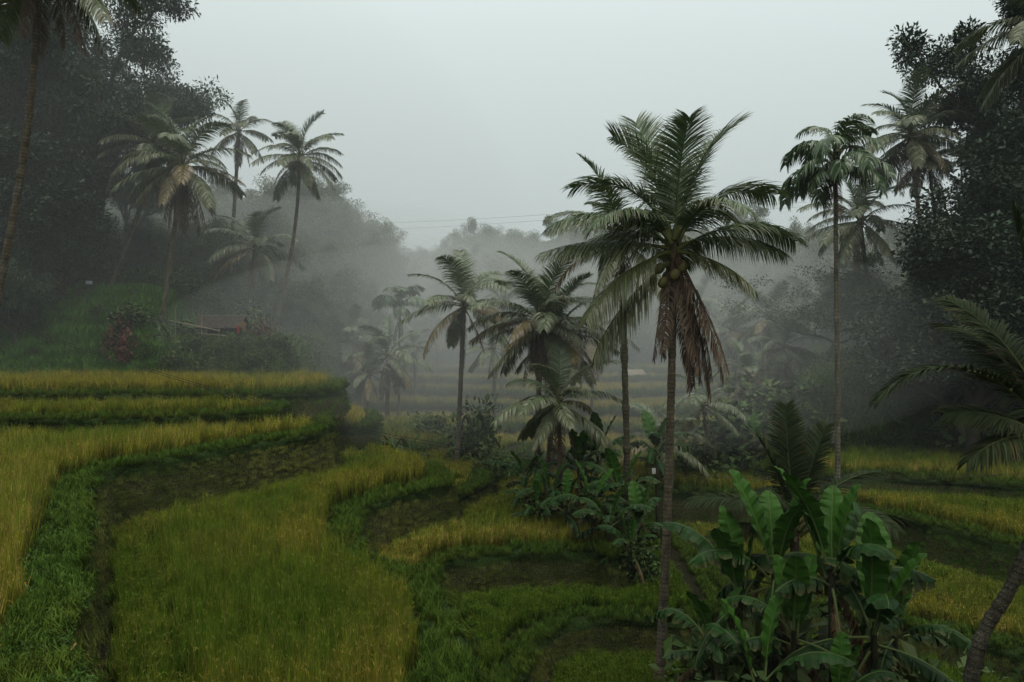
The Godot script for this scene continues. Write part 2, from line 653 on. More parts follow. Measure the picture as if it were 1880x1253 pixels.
func build_fronds() -> void:
	var bends := [58, 72, 78, 66, 52, 36]
	var hangs := [0.4, 0.75, 1.1, 1.35, 1.5, 1.6]
	for k in CLASSES.size():
		for q in 3:
			fronds["f%d_%d" % [k, q]] = frond_mesh(200 + k * 10 + q, {"elev": CLASSES[k] + (q - 1) * 5, "bend": bends[k] + (q - 1) * 9, "hang": hangs[k], "lift": 0.35 - 0.1 * k,
				"col": Color(0.07, 0.118, 0.058).lerp(Color(0.11, 0.13, 0.055), k / 8.0), "brown": 0.03 + 0.06 * k})
	for q in 2:
		fronds["old%d" % q] = frond_mesh(270 + q, {"elev": 2 - q * 26, "bend": 50, "hang": 1.5, "lift": 0.0, "missing": 0.18, "brown": 0.5, "n": 90, "col": Color(0.15, 0.13, 0.045), "tip": Color(0.17, 0.125, 0.055)})
	for q in 3:
		fronds["dead%d" % q] = frond_mesh(280 + q, {"elev": -64 - q * 8, "bend": 18, "hang": 2.0, "lift": -0.3, "dead": true, "n": 90, "leaflet": 0.6, "width": 0.013, "missing": 0.28, "col": Color(0.095, 0.07, 0.05), "tip": Color(0.15, 0.115, 0.08), "len": 2.9})
	for q in 3:   # areca: short leaves with broad leaflets
		fronds["a%d" % q] = frond_mesh(290 + q, {"elev": [80, 58, 30][q], "bend": [120, 140, 120][q], "hang": [1.3, 2.0, 2.6][q], "lift": 0.1, "n": 44, "leaflet": 0.8, "width": 0.026, "len": 1.9, "col": Color(0.06, 0.11, 0.05), "tip": Color(0.08, 0.13, 0.06), "start": 0.2})


func trunk_mesh(sd: int, path: PackedVector3Array, r0: float, r1: float, col: Color, ringed := 0.11, sides := 12, knobs := 0.0) -> ArrayMesh:
	# path: a few points from base to top; rings every `ringed` metres
	var r := rg(sd)
	var cv := Curve3D.new()
	for k in path.size():
		var t := (path[mini(k + 1, path.size() - 1)] - path[maxi(k - 1, 0)]) * 0.2
		cv.add_point(path[k], -t, t)
	cv.bake_interval = 0.1
	var len := cv.get_baked_length()
	var pts := PackedVector3Array()
	var rad := PackedFloat32Array()
	var cols := PackedColorArray()
	var rings := int(len / ringed)
	for k in rings:
		var w := r.randf_range(0.9, 1.1)
		for e in [[0.0, 1.06], [0.72, 0.97], [0.8, 0.93]]:
			var s: float = (k + e[0]) / rings
			pts.append(cv.sample_baked(len * s))
			rad.append((lerpf(r0, r1, sqrt(s)) + r0 * 0.7 * exp(-s * len * 2.2)) * lerpf(1.0, e[1] * w, 0.8) * (1.0 + knobs * maxf(0.0, fn.get_noise_2d(s * len * 30.0, sd)) ))
			var lich := smoothstep(0.0, 0.5, fn.get_noise_2d(s * len * 16.0, sd * 3.0))
			cols.append(col.lerp(Color(0.24, 0.235, 0.19), lich * 0.7) * (0.62 if e[0] > 0.7 else r.randf_range(0.85, 1.2)))
	pts.append(path[path.size() - 1])
	rad.append(r1)
	cols.append(col)
	var mb := MB.new()
	mb.tube(pts, rad, sides, cols)
	# roughen round the stem as well
	for k in mb.v.size():
		var p := mb.v[k]
		var c := mb.c[k]
		var g := 1.0 + 0.85 * fn.get_noise_3d(p.x * 160.0, p.y * 40.0, p.z * 160.0 + sd)
		mb.c[k] = Color(c.r * g, c.g * g, c.b * g)
	return mb.done(M.bark, true)


func coconut_mesh() -> ArrayMesh:
	var mb := MB.new()
	var rings := 7
	var sides := 8
	for a in rings + 1:
		var t := PI * a / rings
		for b in sides:
			var an := TAU * b / sides
			var rr := sin(t) * (0.115 + 0.012 * cos(an * 3.0))
			mb.vert(Vector3(cos(an) * rr, -cos(t) * 0.14 - 0.12, sin(an) * rr), Color(0.11, 0.1, 0.03) * (0.85 + 0.15 * cos(t)))
	for a in rings:
		for b in sides:
			var p := a * sides + b
			var q := a * sides + (b + 1) % sides
			mb.i.append_array(PackedInt32Array([p, p + sides, q + sides, p, q + sides, q]))
	return mb.done(M.plain, true)


func put_frond(p: Node3D, mesh: Mesh, top: Vector3, az: float, sc: float, r: RandomNumberGenerator, called := "frond", tilt := 6.0) -> void:
	var f := obj(called, mesh, p)
	if ribs.has(mesh):
		obj("midrib", ribs[mesh], f)
	var b := Basis(Vector3.UP, deg_to_rad(az)) * Basis(Vector3(0, 0, 1), deg_to_rad(r.randf_range(-tilt, tilt))) * Basis(Vector3(1, 0, 0), deg_to_rad(r.randf_range(-10, 10)))
	f.transform = Transform3D(b.scaled(Vector3.ONE * sc), top + Basis(Vector3.UP, deg_to_rad(az)) * Vector3(0.09, r.randf_range(-0.12, 0.1), 0))


# o: crown [px, py], base px, depth d, size (1 = leaves of 3.3 m), n leaves, dead leaves, nuts, bow of the trunk
func palm(sd: int, label: String, o: Dictionary, group := "") -> Node3D:
	var r := rg(sd)
	var d: float = o.d
	var top := at(o.crown[0], o.crown[1], d)
	var bx := at(o.base, 0, d).x
	var by := surface_h(bx, d) - 0.15
	if o.has("low"):
		by = o.low
	var base := Vector3(bx, by, -d + float(o.get("back", 0.0)))
	var t := thing(o.get("name", "coconut_palm"), label, "palm tree", base, group)
	var rel := top - base
	var bow: float = o.get("bow", 0.0)
	var path := PackedVector3Array([Vector3.ZERO, rel * 0.3 + Vector3(bow * 0.8, 0, 0), rel * 0.65 + Vector3(bow, 0, 0), rel])
	if o.has("via"):
		path = PackedVector3Array([Vector3.ZERO])
		for w in o.via:
			path.append(at(w[0], w[1], d) - base)
		path.append(rel)
	var size: float = o.get("size", 1.0)
	var r0: float = o.get("girth", 0.15)
	obj("trunk", trunk_mesh(sd, path, r0, r0 * 0.72, o.get("bark", Color(0.24, 0.21, 0.15)), o.get("rings", 0.13), 10, o.get("knobs", 0.0)), t)
	# fibrous heart of the crown
	var mb := MB.new()
	for k in 22:
		var an := r.randf() * TAU
		var out := Vector3(cos(an), 0, sin(an))
		var p := rel + out * r0 * 0.7 + Vector3(0, r.randf_range(-0.3, 0.25), 0)
		var sd2 := Vector3(-out.z, 0, out.x) * r.randf_range(0.03, 0.07)
		var q := p + out * r.randf_range(0.05, 0.16) + Vector3(0, r.randf_range(-0.35, 0.3), 0)
		mb.quad(p - sd2, p + sd2, q + sd2 * 0.4, q - sd2 * 0.4, Color(0.07, 0.05, 0.03), Color(0.05, 0.036, 0.022))
	var up := PackedVector3Array([rel - Vector3(0, 0.35, 0), rel + Vector3(0, 0.1, 0), rel + Vector3(0, 0.55, 0)])
	mb.tube(up, PackedFloat32Array([r0 * 0.85, r0 * 0.8, 0.02]), 8, PackedColorArray([Color(0.06, 0.045, 0.028), Color(0.06, 0.06, 0.028), Color(0.06, 0.08, 0.03)]))
	obj("leaf_sheath", mb.done(M.dead), t)
	if o.has("leaves"):
		for k in o.leaves.size():
			var l: Array = o.leaves[k]
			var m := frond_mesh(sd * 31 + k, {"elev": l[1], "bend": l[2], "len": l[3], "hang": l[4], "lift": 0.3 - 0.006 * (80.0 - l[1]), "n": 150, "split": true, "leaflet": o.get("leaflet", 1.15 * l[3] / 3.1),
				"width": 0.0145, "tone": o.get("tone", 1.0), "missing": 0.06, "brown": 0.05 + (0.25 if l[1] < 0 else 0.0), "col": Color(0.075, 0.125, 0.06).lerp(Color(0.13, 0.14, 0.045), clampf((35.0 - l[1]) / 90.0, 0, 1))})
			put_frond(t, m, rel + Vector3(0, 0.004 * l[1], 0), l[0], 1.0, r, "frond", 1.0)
	else:
		var n: int = int(o.get("n", 20)) + r.randi_range(-3, 2)
		var az := r.randf() * 360.0
		var droop: float = o.get("droop", 0.0)
		for k in n:
			var e := lerpf(88.0, -38.0 , pow((k + 0.5) / n, 0.85)) - droop
			var best := 0
			for c in CLASSES.size():
				if absf(CLASSES[c] - e) < absf(CLASSES[best] - e):
					best = c
			var pick := "f%d_%d" % [best, r.randi() % 3]
			if best >= 4 and r.randf() < 0.3:
				pick = "old%d" % (best - 4)
			put_frond(t, fronds[pick], rel + Vector3(0, 0.0035 * e, 0), az, size * r.randf_range(0.85, 1.1), r)
			az += 137.5 + r.randf_range(-22, 22)
	for k in int(o.get("dead", 2)):
		put_frond(t, fronds["dead%d" % (k % 3)], rel + Vector3(0, -0.25, 0), o.get("dead_az", 0.0) + k * float(o.get("dead_step", 137.0)) + r.randf_range(-15, 15), size * float(o.get("dead_size", 1.0)) * r.randf_range(0.8, 1.1), r, "dead_frond")
	for k in int(o.get("nuts", 0)):
		var an := TAU * k / maxf(1.0, o.nuts) + 0.4
		var c := obj("coconut", M.coconut, t)
		c.position = rel + Vector3(cos(an) * 0.27, -0.28 - 0.17 * (k % 3), sin(an) * 0.27)
		c.rotation = Vector3(sin(an) * 0.5, an, -cos(an) * 0.5)
	return t


func areca(sd: int, label: String, o: Dictionary) -> Node3D:
	var r := rg(sd)
	var d: float = o.d
	var top := at(o.crown[0], o.crown[1], d)
	var bx := at(o.base, 0, d).x
	var base := Vector3(bx, surface_h(bx, d) - 0.1, -d)
	var t := thing("areca_palm", label, "palm tree", base)
	var rel := top - base
	var sc: float = o.get("size", 1.0)
	obj("trunk", trunk_mesh(sd, PackedVector3Array([Vector3.ZERO, rel * 0.4 + Vector3(0.04, 0, 0), rel * 0.8, rel]), o.girth, o.girth * 0.62, Color(0.3, 0.29, 0.22), 0.14, 9), t)
	var sh := trunk_mesh(sd + 1, PackedVector3Array([rel, rel + Vector3(0, 0.4, 0) * sc, rel + Vector3(0, 0.9, 0) * sc]), o.girth * 0.85, o.girth * 0.5, Color(0.05, 0.07, 0.03), 0.3, 9)
	obj("crown_shaft", sh, t)
	var n: int = o.get("n", 13)
	for k in n:
		var c := 0 if k < 4 else (1 if k < 10 else 2)
		put_frond(t, fronds["a%d" % c], rel + Vector3(0, 0.85 - 0.05 * k, 0) * sc, k * 137.5 + r.randf_range(-15, 15), sc * r.randf_range(0.9, 1.15), r)
	var mb := MB.new()
	blade(mb, r, 0.0, 1.15, 0.05, 0.05, Color(0.05, 0.09, 0.02), Color(0.06, 0.1, 0.025))
	blade(mb, r, 0.03, 0.95, 0.05, 0.12, Color(0.05, 0.09, 0.02), Color(0.06, 0.1, 0.025))
	var sp := obj("spear_leaf", mb.done(M.frond), t)
	sp.position = rel + Vector3(0, 0.8, 0) * sc
	for q in 2:   # withered leaves hang round the stem
		put_frond(t, fronds["dead%d" % q], rel, 80.0 + q * 150.0, 0.55 * sc, r, "dead_frond")
	return t


# ---------------------------------------------------------------- bananas
func banana_leaf(sd: int, o: Dictionary) -> ArrayMesh:
	var r := rg(sd)
	var L: float = o.get("len", 1.9)
	var W: float = o.get("wide", 0.3)
	var elev: float = deg_to_rad(o.elev)
	var bend: float = deg_to_rad(o.bend)
	var torn: float = o.get("torn", 0.3)
	var droop: float = o.get("droop", 0.3)
	var col: Color = o.get("col", Color(0.015, 0.042, 0.011))
	var mb := MB.new()
	var segs := 26
	var pts := PackedVector3Array([Vector3.ZERO])
	var tans := PackedVector3Array()
	for k in segs + 1:
		var s := float(k) / segs
		var an := maxf(elev - bend * pow(s, 1.5), -1.45)
		var t := Vector3(cos(an), sin(an), r.randf_range(-0.02, 0.02)).normalized()
		tans.append(t)
		if k < segs:
			pts.append(pts[k] + t * (L / segs))
	var rad := PackedFloat32Array()
	var cols := PackedColorArray()
	for k in segs + 1:
		rad.append(lerpf(0.032, 0.005, pow(float(k) / segs, 0.7)))
		cols.append(Color(0.085, 0.12, 0.04))
	var rib := MB.new()
	rib.tube(pts, rad, 5, cols)
	var a0 := int(segs * 0.16)
	for side in [-1.0, 1.0]:
		var k := a0
		while k < segs:
			# a strip of blade up to the next tear
			var run := segs - k if torn < 0.05 else clampi(int(r.randf_range(1, 9) * (1.25 - torn)), 1, segs - k)
			var sag: float = droop * r.randf_range(0.6, 1.4) + (r.randf_range(0.0, 0.9) * torn)
			var c := col * r.randf_range(0.8, 1.2)
			var k0 := mb.v.size()
			for q in run + 1:
				var kk := k + q
				var s := float(kk - a0) / (segs - a0)
				var w := W * pow(sin(PI * clampf(s * 0.94 + 0.05, 0.0, 1.0)), 0.55)
				if q == run and run < segs - k:
					w *= 1.0 - 0.12 * torn
				var t := tans[kk]
				var b := t.cross(Vector3.UP)
				b = (b.normalized() if b.length() > 0.05 else Vector3(0, 0, 1))
				var nrm := b.cross(t).normalized()
				var wave := 0.025 * sin(kk * 1.7 + sd)
				for e in 4:
					var f := e / 3.0
					var an := 0.35 - sag * f * 1.2
					var p: Vector3 = pts[kk] + b * side * w * f * cos(an * 0.8) + nrm * (w * f * sin(an) + wave * f) + t * w * f * 0.28
					p.y -= sag * w * f * f * 0.5
					if torn > 0.3 and e >= 2:   # a torn strip narrows towards its ragged end
						p += t * (L / segs) * (0.42 if q == 0 else (-0.42 if q == run else 0.0)) * torn * (e - 1.0) * 0.6 + b * side * r.randf_range(-0.03, 0.02)
					var edge_col := c.lerp(Color(0.09, 0.08, 0.035), (0.5 if torn > 0.5 else 0.1) if e == 3 else 0.0)
					mb.vert(p, edge_col * (1.12 if kk % 2 == 0 else 0.92))
			for q in run:
				for e in 3:
					var p0 := k0 + q * 4 + e
					mb.i.append_array(PackedInt32Array([p0, p0 + 1, p0 + 5, p0, p0 + 5, p0 + 4]))
			k += run
	var blade_mesh := mb.done(M.banana, false)
	ribs[blade_mesh] = rib.done(M.banana, true)
	return blade_mesh


var bleaf := {}


func build_banana_leaves() -> void:
	for q in 3:
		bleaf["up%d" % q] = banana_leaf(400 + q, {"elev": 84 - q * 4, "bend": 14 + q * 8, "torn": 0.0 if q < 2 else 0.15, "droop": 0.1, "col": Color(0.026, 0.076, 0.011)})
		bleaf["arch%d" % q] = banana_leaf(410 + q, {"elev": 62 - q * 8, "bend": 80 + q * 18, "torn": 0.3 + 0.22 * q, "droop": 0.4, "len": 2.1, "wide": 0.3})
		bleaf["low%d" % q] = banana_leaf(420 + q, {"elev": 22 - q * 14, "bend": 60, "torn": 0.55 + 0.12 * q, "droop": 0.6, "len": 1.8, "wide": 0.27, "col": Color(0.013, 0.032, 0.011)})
	for q in 2:
		bleaf["dead%d" % q] = banana_leaf(430 + q, {"elev": -35 - q * 20, "bend": 45, "torn": 0.9, "droop": 1.2, "len": 1.6, "wide": 0.16, "col": Color(0.09, 0.065, 0.035)})


# crown [px, py], depth, size; the stem stands straight below its crown
func banana(sd: int, label: String, o: Dictionary, group := "") -> Node3D:
	var r := rg(sd)
	var top := at(o.crown[0], o.crown[1], o.d)
	var by := surface_h(top.x, o.d) - 0.1
	var base := Vector3(top.x + r.randf_range(-0.15, 0.15), minf(by, top.y - 0.5), -float(o.d))
	var t := thing("banana_plant", label, "banana plant", base, group)
	var rel := top - base
	var sc: float = o.get("size", 1.0)
	obj("stem", trunk_mesh(sd, PackedVector3Array([Vector3.ZERO, rel * 0.5, rel]), 0.11 * sc, 0.06 * sc, Color(0.06, 0.065, 0.03), 0.4, 9), t)
	var n: int = o.get("n", 9)
	var az: float = o.get("az", r.randf() * 360.0)
	for k in n:
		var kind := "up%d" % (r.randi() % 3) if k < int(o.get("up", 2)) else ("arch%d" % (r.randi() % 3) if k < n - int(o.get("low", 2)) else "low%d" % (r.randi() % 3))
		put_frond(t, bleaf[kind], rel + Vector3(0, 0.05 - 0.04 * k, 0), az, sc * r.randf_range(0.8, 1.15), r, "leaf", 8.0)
		az += 137.5 + r.randf_range(-25, 25)
	for k in int(o.get("dead", 1)):
		put_frond(t, bleaf["dead%d" % (k % 2)], rel + Vector3(0, -0.3, 0), az + k * 120.0, sc, r, "dead_leaf", 8.0)
	return t


# ---------------------------------------------------------------- broadleaf trees
# Grows a tree: a branching trunk and, on the last twigs, sprays of leaves.
func grow(sd: int, o: Dictionary) -> Dictionary:
	var r := rg(sd)
	var wood := MB.new()
	var crown := MB.new()
	var col: Color = o.get("col", Color(0.03, 0.05, 0.018))
	var levels: int = o.get("levels", 4)
	var stack := [[Vector3.ZERO, Vector3(0.05, 1, 0.03).normalized(), o.trunk, o.girth, 0]]
	var top := 0.0
	while stack.size():
		var b: Array = stack.pop_back()
		var p: Vector3 = b[0]
		var d: Vector3 = b[1]
		var len: float = b[2]
		var rad: float = b[3]
		var lv: int = b[4]
		var segs := 5 if lv < 2 else 3
		var pts := PackedVector3Array([p])
		var rads := PackedFloat32Array([rad])
		var cols := PackedColorArray([Color(0.12, 0.11, 0.09)])
		var dirs := [d]
		for k in segs:
			d = (d + Vector3(r.randf_range(-1, 1), r.randf_range(-1, 1), r.randf_range(-1, 1)) * o.get("crook", 0.16) + Vector3(0, o.get("rise", 0.06) if lv > 0 else 0.1, 0)).normalized()
			p = p + d * (len / segs)
			pts.append(p)
			dirs.append(d)
			rads.append(rad * lerpf(1.0, 0.55, (k + 1.0) / segs))
			cols.append(Color(0.12, 0.11, 0.09))
		wood.tube(pts, rads, 7 if lv < 2 else 4, cols)
		if lv >= levels:
			spray(crown, r, p, o, col)
			top = maxf(top, p.y)
			if r.randf() < 0.25:
				spray(crown, r, pts[1], o, col)
			continue
		var kids: int = o.kids[mini(lv, o.kids.size() - 1)]
		var az := r.randf() * TAU
		for k in kids:
			var f := lerpf(o.get("first", 0.45) if lv == 0 else 0.35, 1.0, (k + 1.0) / kids)
			var j := clampi(int(f * segs), 1, segs)
			var base_d: Vector3 = dirs[j]
			var side := base_d.cross(Vector3(cos(az), 0.3, sin(az))).normalized()
			var ang: float = deg_to_rad(o.get("spread", 48.0)) * r.randf_range(0.65, 1.25) * (0.5 if k == kids - 1 else 1.0)
			var nd := base_d.rotated(side, ang)
			nd.y = nd.y * o.get("flat", 1.0)
			stack.append([pts[j], nd.normalized(), len * o.get("ratio", 0.68) * r.randf_range(0.8, 1.15), rads[j] * 0.66, lv + 1])
			az += 2.4
	return {"wood": wood.done(M.bark, true), "crown": crown.done(M.leaf), "top": top + o.get("spray", 0.8) * 0.5}


func spray(mb: MB, r: RandomNumberGenerator, c: Vector3, o: Dictionary, col: Color) -> void:
	var rad: float = o.get("spray", 0.8) * r.randf_range(0.7, 1.25)
	var n: int = o.get("leaves", 50)
	var size: float = o.get("leaf", 0.24)
	var tone := r.randf_range(0.55, 1.45)
	size *= r.randf_range(0.7, 1.45)
	n = int(n * r.randf_range(0.55, 1.2))
	col = col.lerp(Color(col.g * 1.1, col.g, col.b * 0.8), r.randf() * r.randf() * 0.4)
	for k in n:
		var q := Vector3(r.randfn(), r.randfn(), r.randfn()).normalized() * pow(r.randf(), 0.45)
		q.y *= o.get("squash", 0.55)
		var p := c + q * rad
		var d := (q + Vector3(r.randf_range(-1, 1), r.randf_range(-0.7, 0.5), r.randf_range(-1, 1)) * 0.8).normalized()
		var s := d.cross(Vector3(r.randf_range(-0.6, 0.6), 1, r.randf_range(-0.6, 0.6))).normalized()
		var l := size * r.randf_range(0.65, 1.25)
		mb.leaf(p, d, s, l, l * o.get("slim", 0.26), Vector3(0, l * 0.08, 0), col * (tone * r.randf_range(0.75, 1.3)))


var kinds := {}


func build_tree_kinds() -> void:
	kinds.spreading = grow(501, {"trunk": 9.0, "girth": 0.42, "levels": 4, "kids": [6, 4, 4, 3], "spread": 58.0, "flat": 0.75, "ratio": 0.56, "spray": 0.9, "leaves": 240, "leaf": 0.2, "squash": 0.5, "col": Color(0.036, 0.066, 0.042), "first": 0.4})
	kinds.dense = grow(502, {"trunk": 7.0, "girth": 0.36, "levels": 4, "kids": [7, 5, 4, 3], "spread": 52.0, "ratio": 0.55, "spray": 0.85, "leaves": 190, "leaf": 0.2, "squash": 0.75, "slim": 0.3, "col": Color(0.031, 0.058, 0.035), "first": 0.2})
	kinds.tall = grow(503, {"trunk": 11.0, "girth": 0.4, "levels": 4, "kids": [8, 4, 3, 3], "spread": 50.0, "ratio": 0.42, "spray": 0.95, "leaves": 260, "leaf": 0.21, "squash": 0.6, "col": Color(0.034, 0.064, 0.04), "first": 0.3})
	kinds.round = grow(504, {"trunk": 5.0, "girth": 0.25, "levels": 3, "kids": [7, 5, 5], "spread": 55.0, "ratio": 0.6, "spray": 0.9, "leaves": 200, "leaf": 0.2, "squash": 0.7, "col": Color(0.042, 0.074, 0.042), "first": 0.25})
	kinds.feathery = grow(505, {"trunk": 3.6, "girth": 0.17, "levels": 4, "kids": [4, 4, 3, 3], "spread": 62.0, "flat": 0.7, "ratio": 0.66, "spray": 0.75, "leaves": 100, "leaf": 0.14, "squash": 0.5, "slim": 0.2, "col": Color(0.045, 0.075, 0.026), "first": 0.5, "crook": 0.3})
	kinds.loose = grow(506, {"trunk": 8.0, "girth": 0.26, "levels": 3, "kids": [7, 4, 4], "spread": 60.0, "ratio": 0.42, "spray": 0.85, "leaves": 190, "leaf": 0.2, "squash": 0.45, "col": Color(0.05, 0.08, 0.03), "first": 0.45})
	kinds.mist_pale_round = grow(514, {"trunk": 5.0, "girth": 0.22, "levels": 3, "kids": [7, 5, 5], "spread": 58.0, "ratio": 0.6, "spray": 0.95, "leaves": 170, "leaf": 0.22, "squash": 0.6, "col": Color(0.085, 0.12, 0.06), "first": 0.25})  # both hill kinds carry mist brightness in their leaf colour
	kinds.mist_pale_loose = grow(516, {"trunk": 8.0, "girth": 0.24, "levels": 3, "kids": [7, 4, 4], "spread": 62.0, "ratio": 0.42, "spray": 0.95, "leaves": 150, "leaf": 0.22, "squash": 0.45, "col": Color(0.085, 0.115, 0.06), "first": 0.4})
	kinds.bush = grow(507, {"trunk": 0.7, "girth": 0.06, "levels": 2, "kids": [7, 5], "spread": 66.0, "ratio": 0.85, "spray": 0.55, "leaves": 46, "leaf": 0.2, "squash": 0.75, "slim": 0.3, "col": Color(0.04, 0.075, 0.02), "first": 0.1})
	kinds.shrub = grow(508, {"trunk": 0.8, "girth": 0.05, "levels": 2, "kids": [6, 5], "spread": 58.0, "ratio": 0.9, "spray": 0.5, "leaves": 56, "leaf": 0.15, "squash": 0.9, "slim": 0.2, "col": Color(0.055, 0.1, 0.028), "first": 0.1})
	kinds.red = grow(509, {"trunk": 0.9, "girth": 0.05, "levels": 2, "kids": [6, 5], "spread": 55.0, "ratio": 0.8, "spray": 0.3, "leaves": 20, "leaf": 0.2, "squash": 0.7, "slim": 0.2, "col": Color(0.085, 0.024, 0.022), "first": 0.1})


func tree(kind: String, label: String, px: float, top_py: float, d: float, o := {}) -> Node3D:
	var x := (px - 940.0) / F * d
	var y := surface_h(x, d) - 0.2
	var top := at(px, top_py, d).y
	var k: Dictionary = kinds[kind]
	var called: String = o.get("name", "tree")
	var t := thing(called, label, o.get("category", "tree"), Vector3(x, y, -d), o.get("group", ""))
	var sy: float = maxf(0.2, (top - y) / k.top)
	var sx: float = sy * o.get("wide", 1.0)
	t.rotation.y = o.get("turn", fposmod(px * 1.7 + d, TAU))
	t.scale = Vector3(sx, sy, sx)
	obj("trunk" if called == "tree" else "stem", k.wood, t)
	obj("crown" if called == "tree" else "foliage", k.crown, t)
	return t


# ---------------------------------------------------------------- the scene
func _ready() -> void:
	hn.seed = 5
	hn.frequency = 0.02
	fn.seed = 9
	fn.frequency = 0.04
	var cam := Camera3D.new()
	cam.name = "camera"
	cam.fov = rad_to_deg(2.0 * atan(626.5 / F))
	cam.rotation.x = -atan(26.5 / F)
	cam.near = 0.1
	cam.far = 600.0
	add_child(cam)
	cam.current = true
	var env := Environment.new()
	env.background_mode = Environment.BG_SKY
	var sky := ProceduralSkyMaterial.new()
	sky.sky_top_color = Color(1.225, 1.28, 1.27)      # an overcast sky: brighter overhead than at the horizon
	sky.sky_horizon_color = Color(0.585, 0.622, 0.62)
	sky.sky_curve = 2.0
	sky.ground_bottom_color = Color(0.2, 0.22, 0.2)
	sky.ground_horizon_color = Color(0.5, 0.53, 0.53)
	sky.sun_angle_max = 1.0
	env.sky = Sky.new()
	env.sky.sky_material = sky
	env.tonemap_mode = Environment.TONE_MAPPER_LINEAR
	env.tonemap_exposure = 1.5
	env.sdfgi_enabled = true
	env.ssao_enabled = true
	env.ssil_enabled = true
	env.fog_enabled = true
	env.fog_density = 0.0003
	env.fog_light_color = Color(0.9, 0.95, 0.96)
	env.volumetric_fog_enabled = true
	env.volumetric_fog_density = 0.0
	var we := WorldEnvironment.new()
	we.name = "world_environment"
	we.environment = env
	add_child(we)
	var sun := DirectionalLight3D.new()
	sun.name = "sun"
	sun.light_energy = 0.5
	sun.light_angular_distance = 60.0
	sun.light_color = Color(1.0, 0.98, 0.95)
	sun.rotation_degrees = Vector3(-72, 25, 0)
	sun.shadow_enabled = true
	add_child(sun)

	build_materials()
	M.coconut = coconut_mesh()
	build_fronds()
	build_banana_leaves()
	build_tree_kinds()
	build_terraces()
	build_ground()
	plant_terraces()
	build_palms()
	build_bananas()
	build_trees()
	build_slopes()
	build_small_things()
	build_mist()


func pl(pts: Array, level: float) -> PackedVector2Array:
	var out := PackedVector2Array()
	for p in pts:
		out.append(on(p[0], p[1], level))
	return out


var T := {}


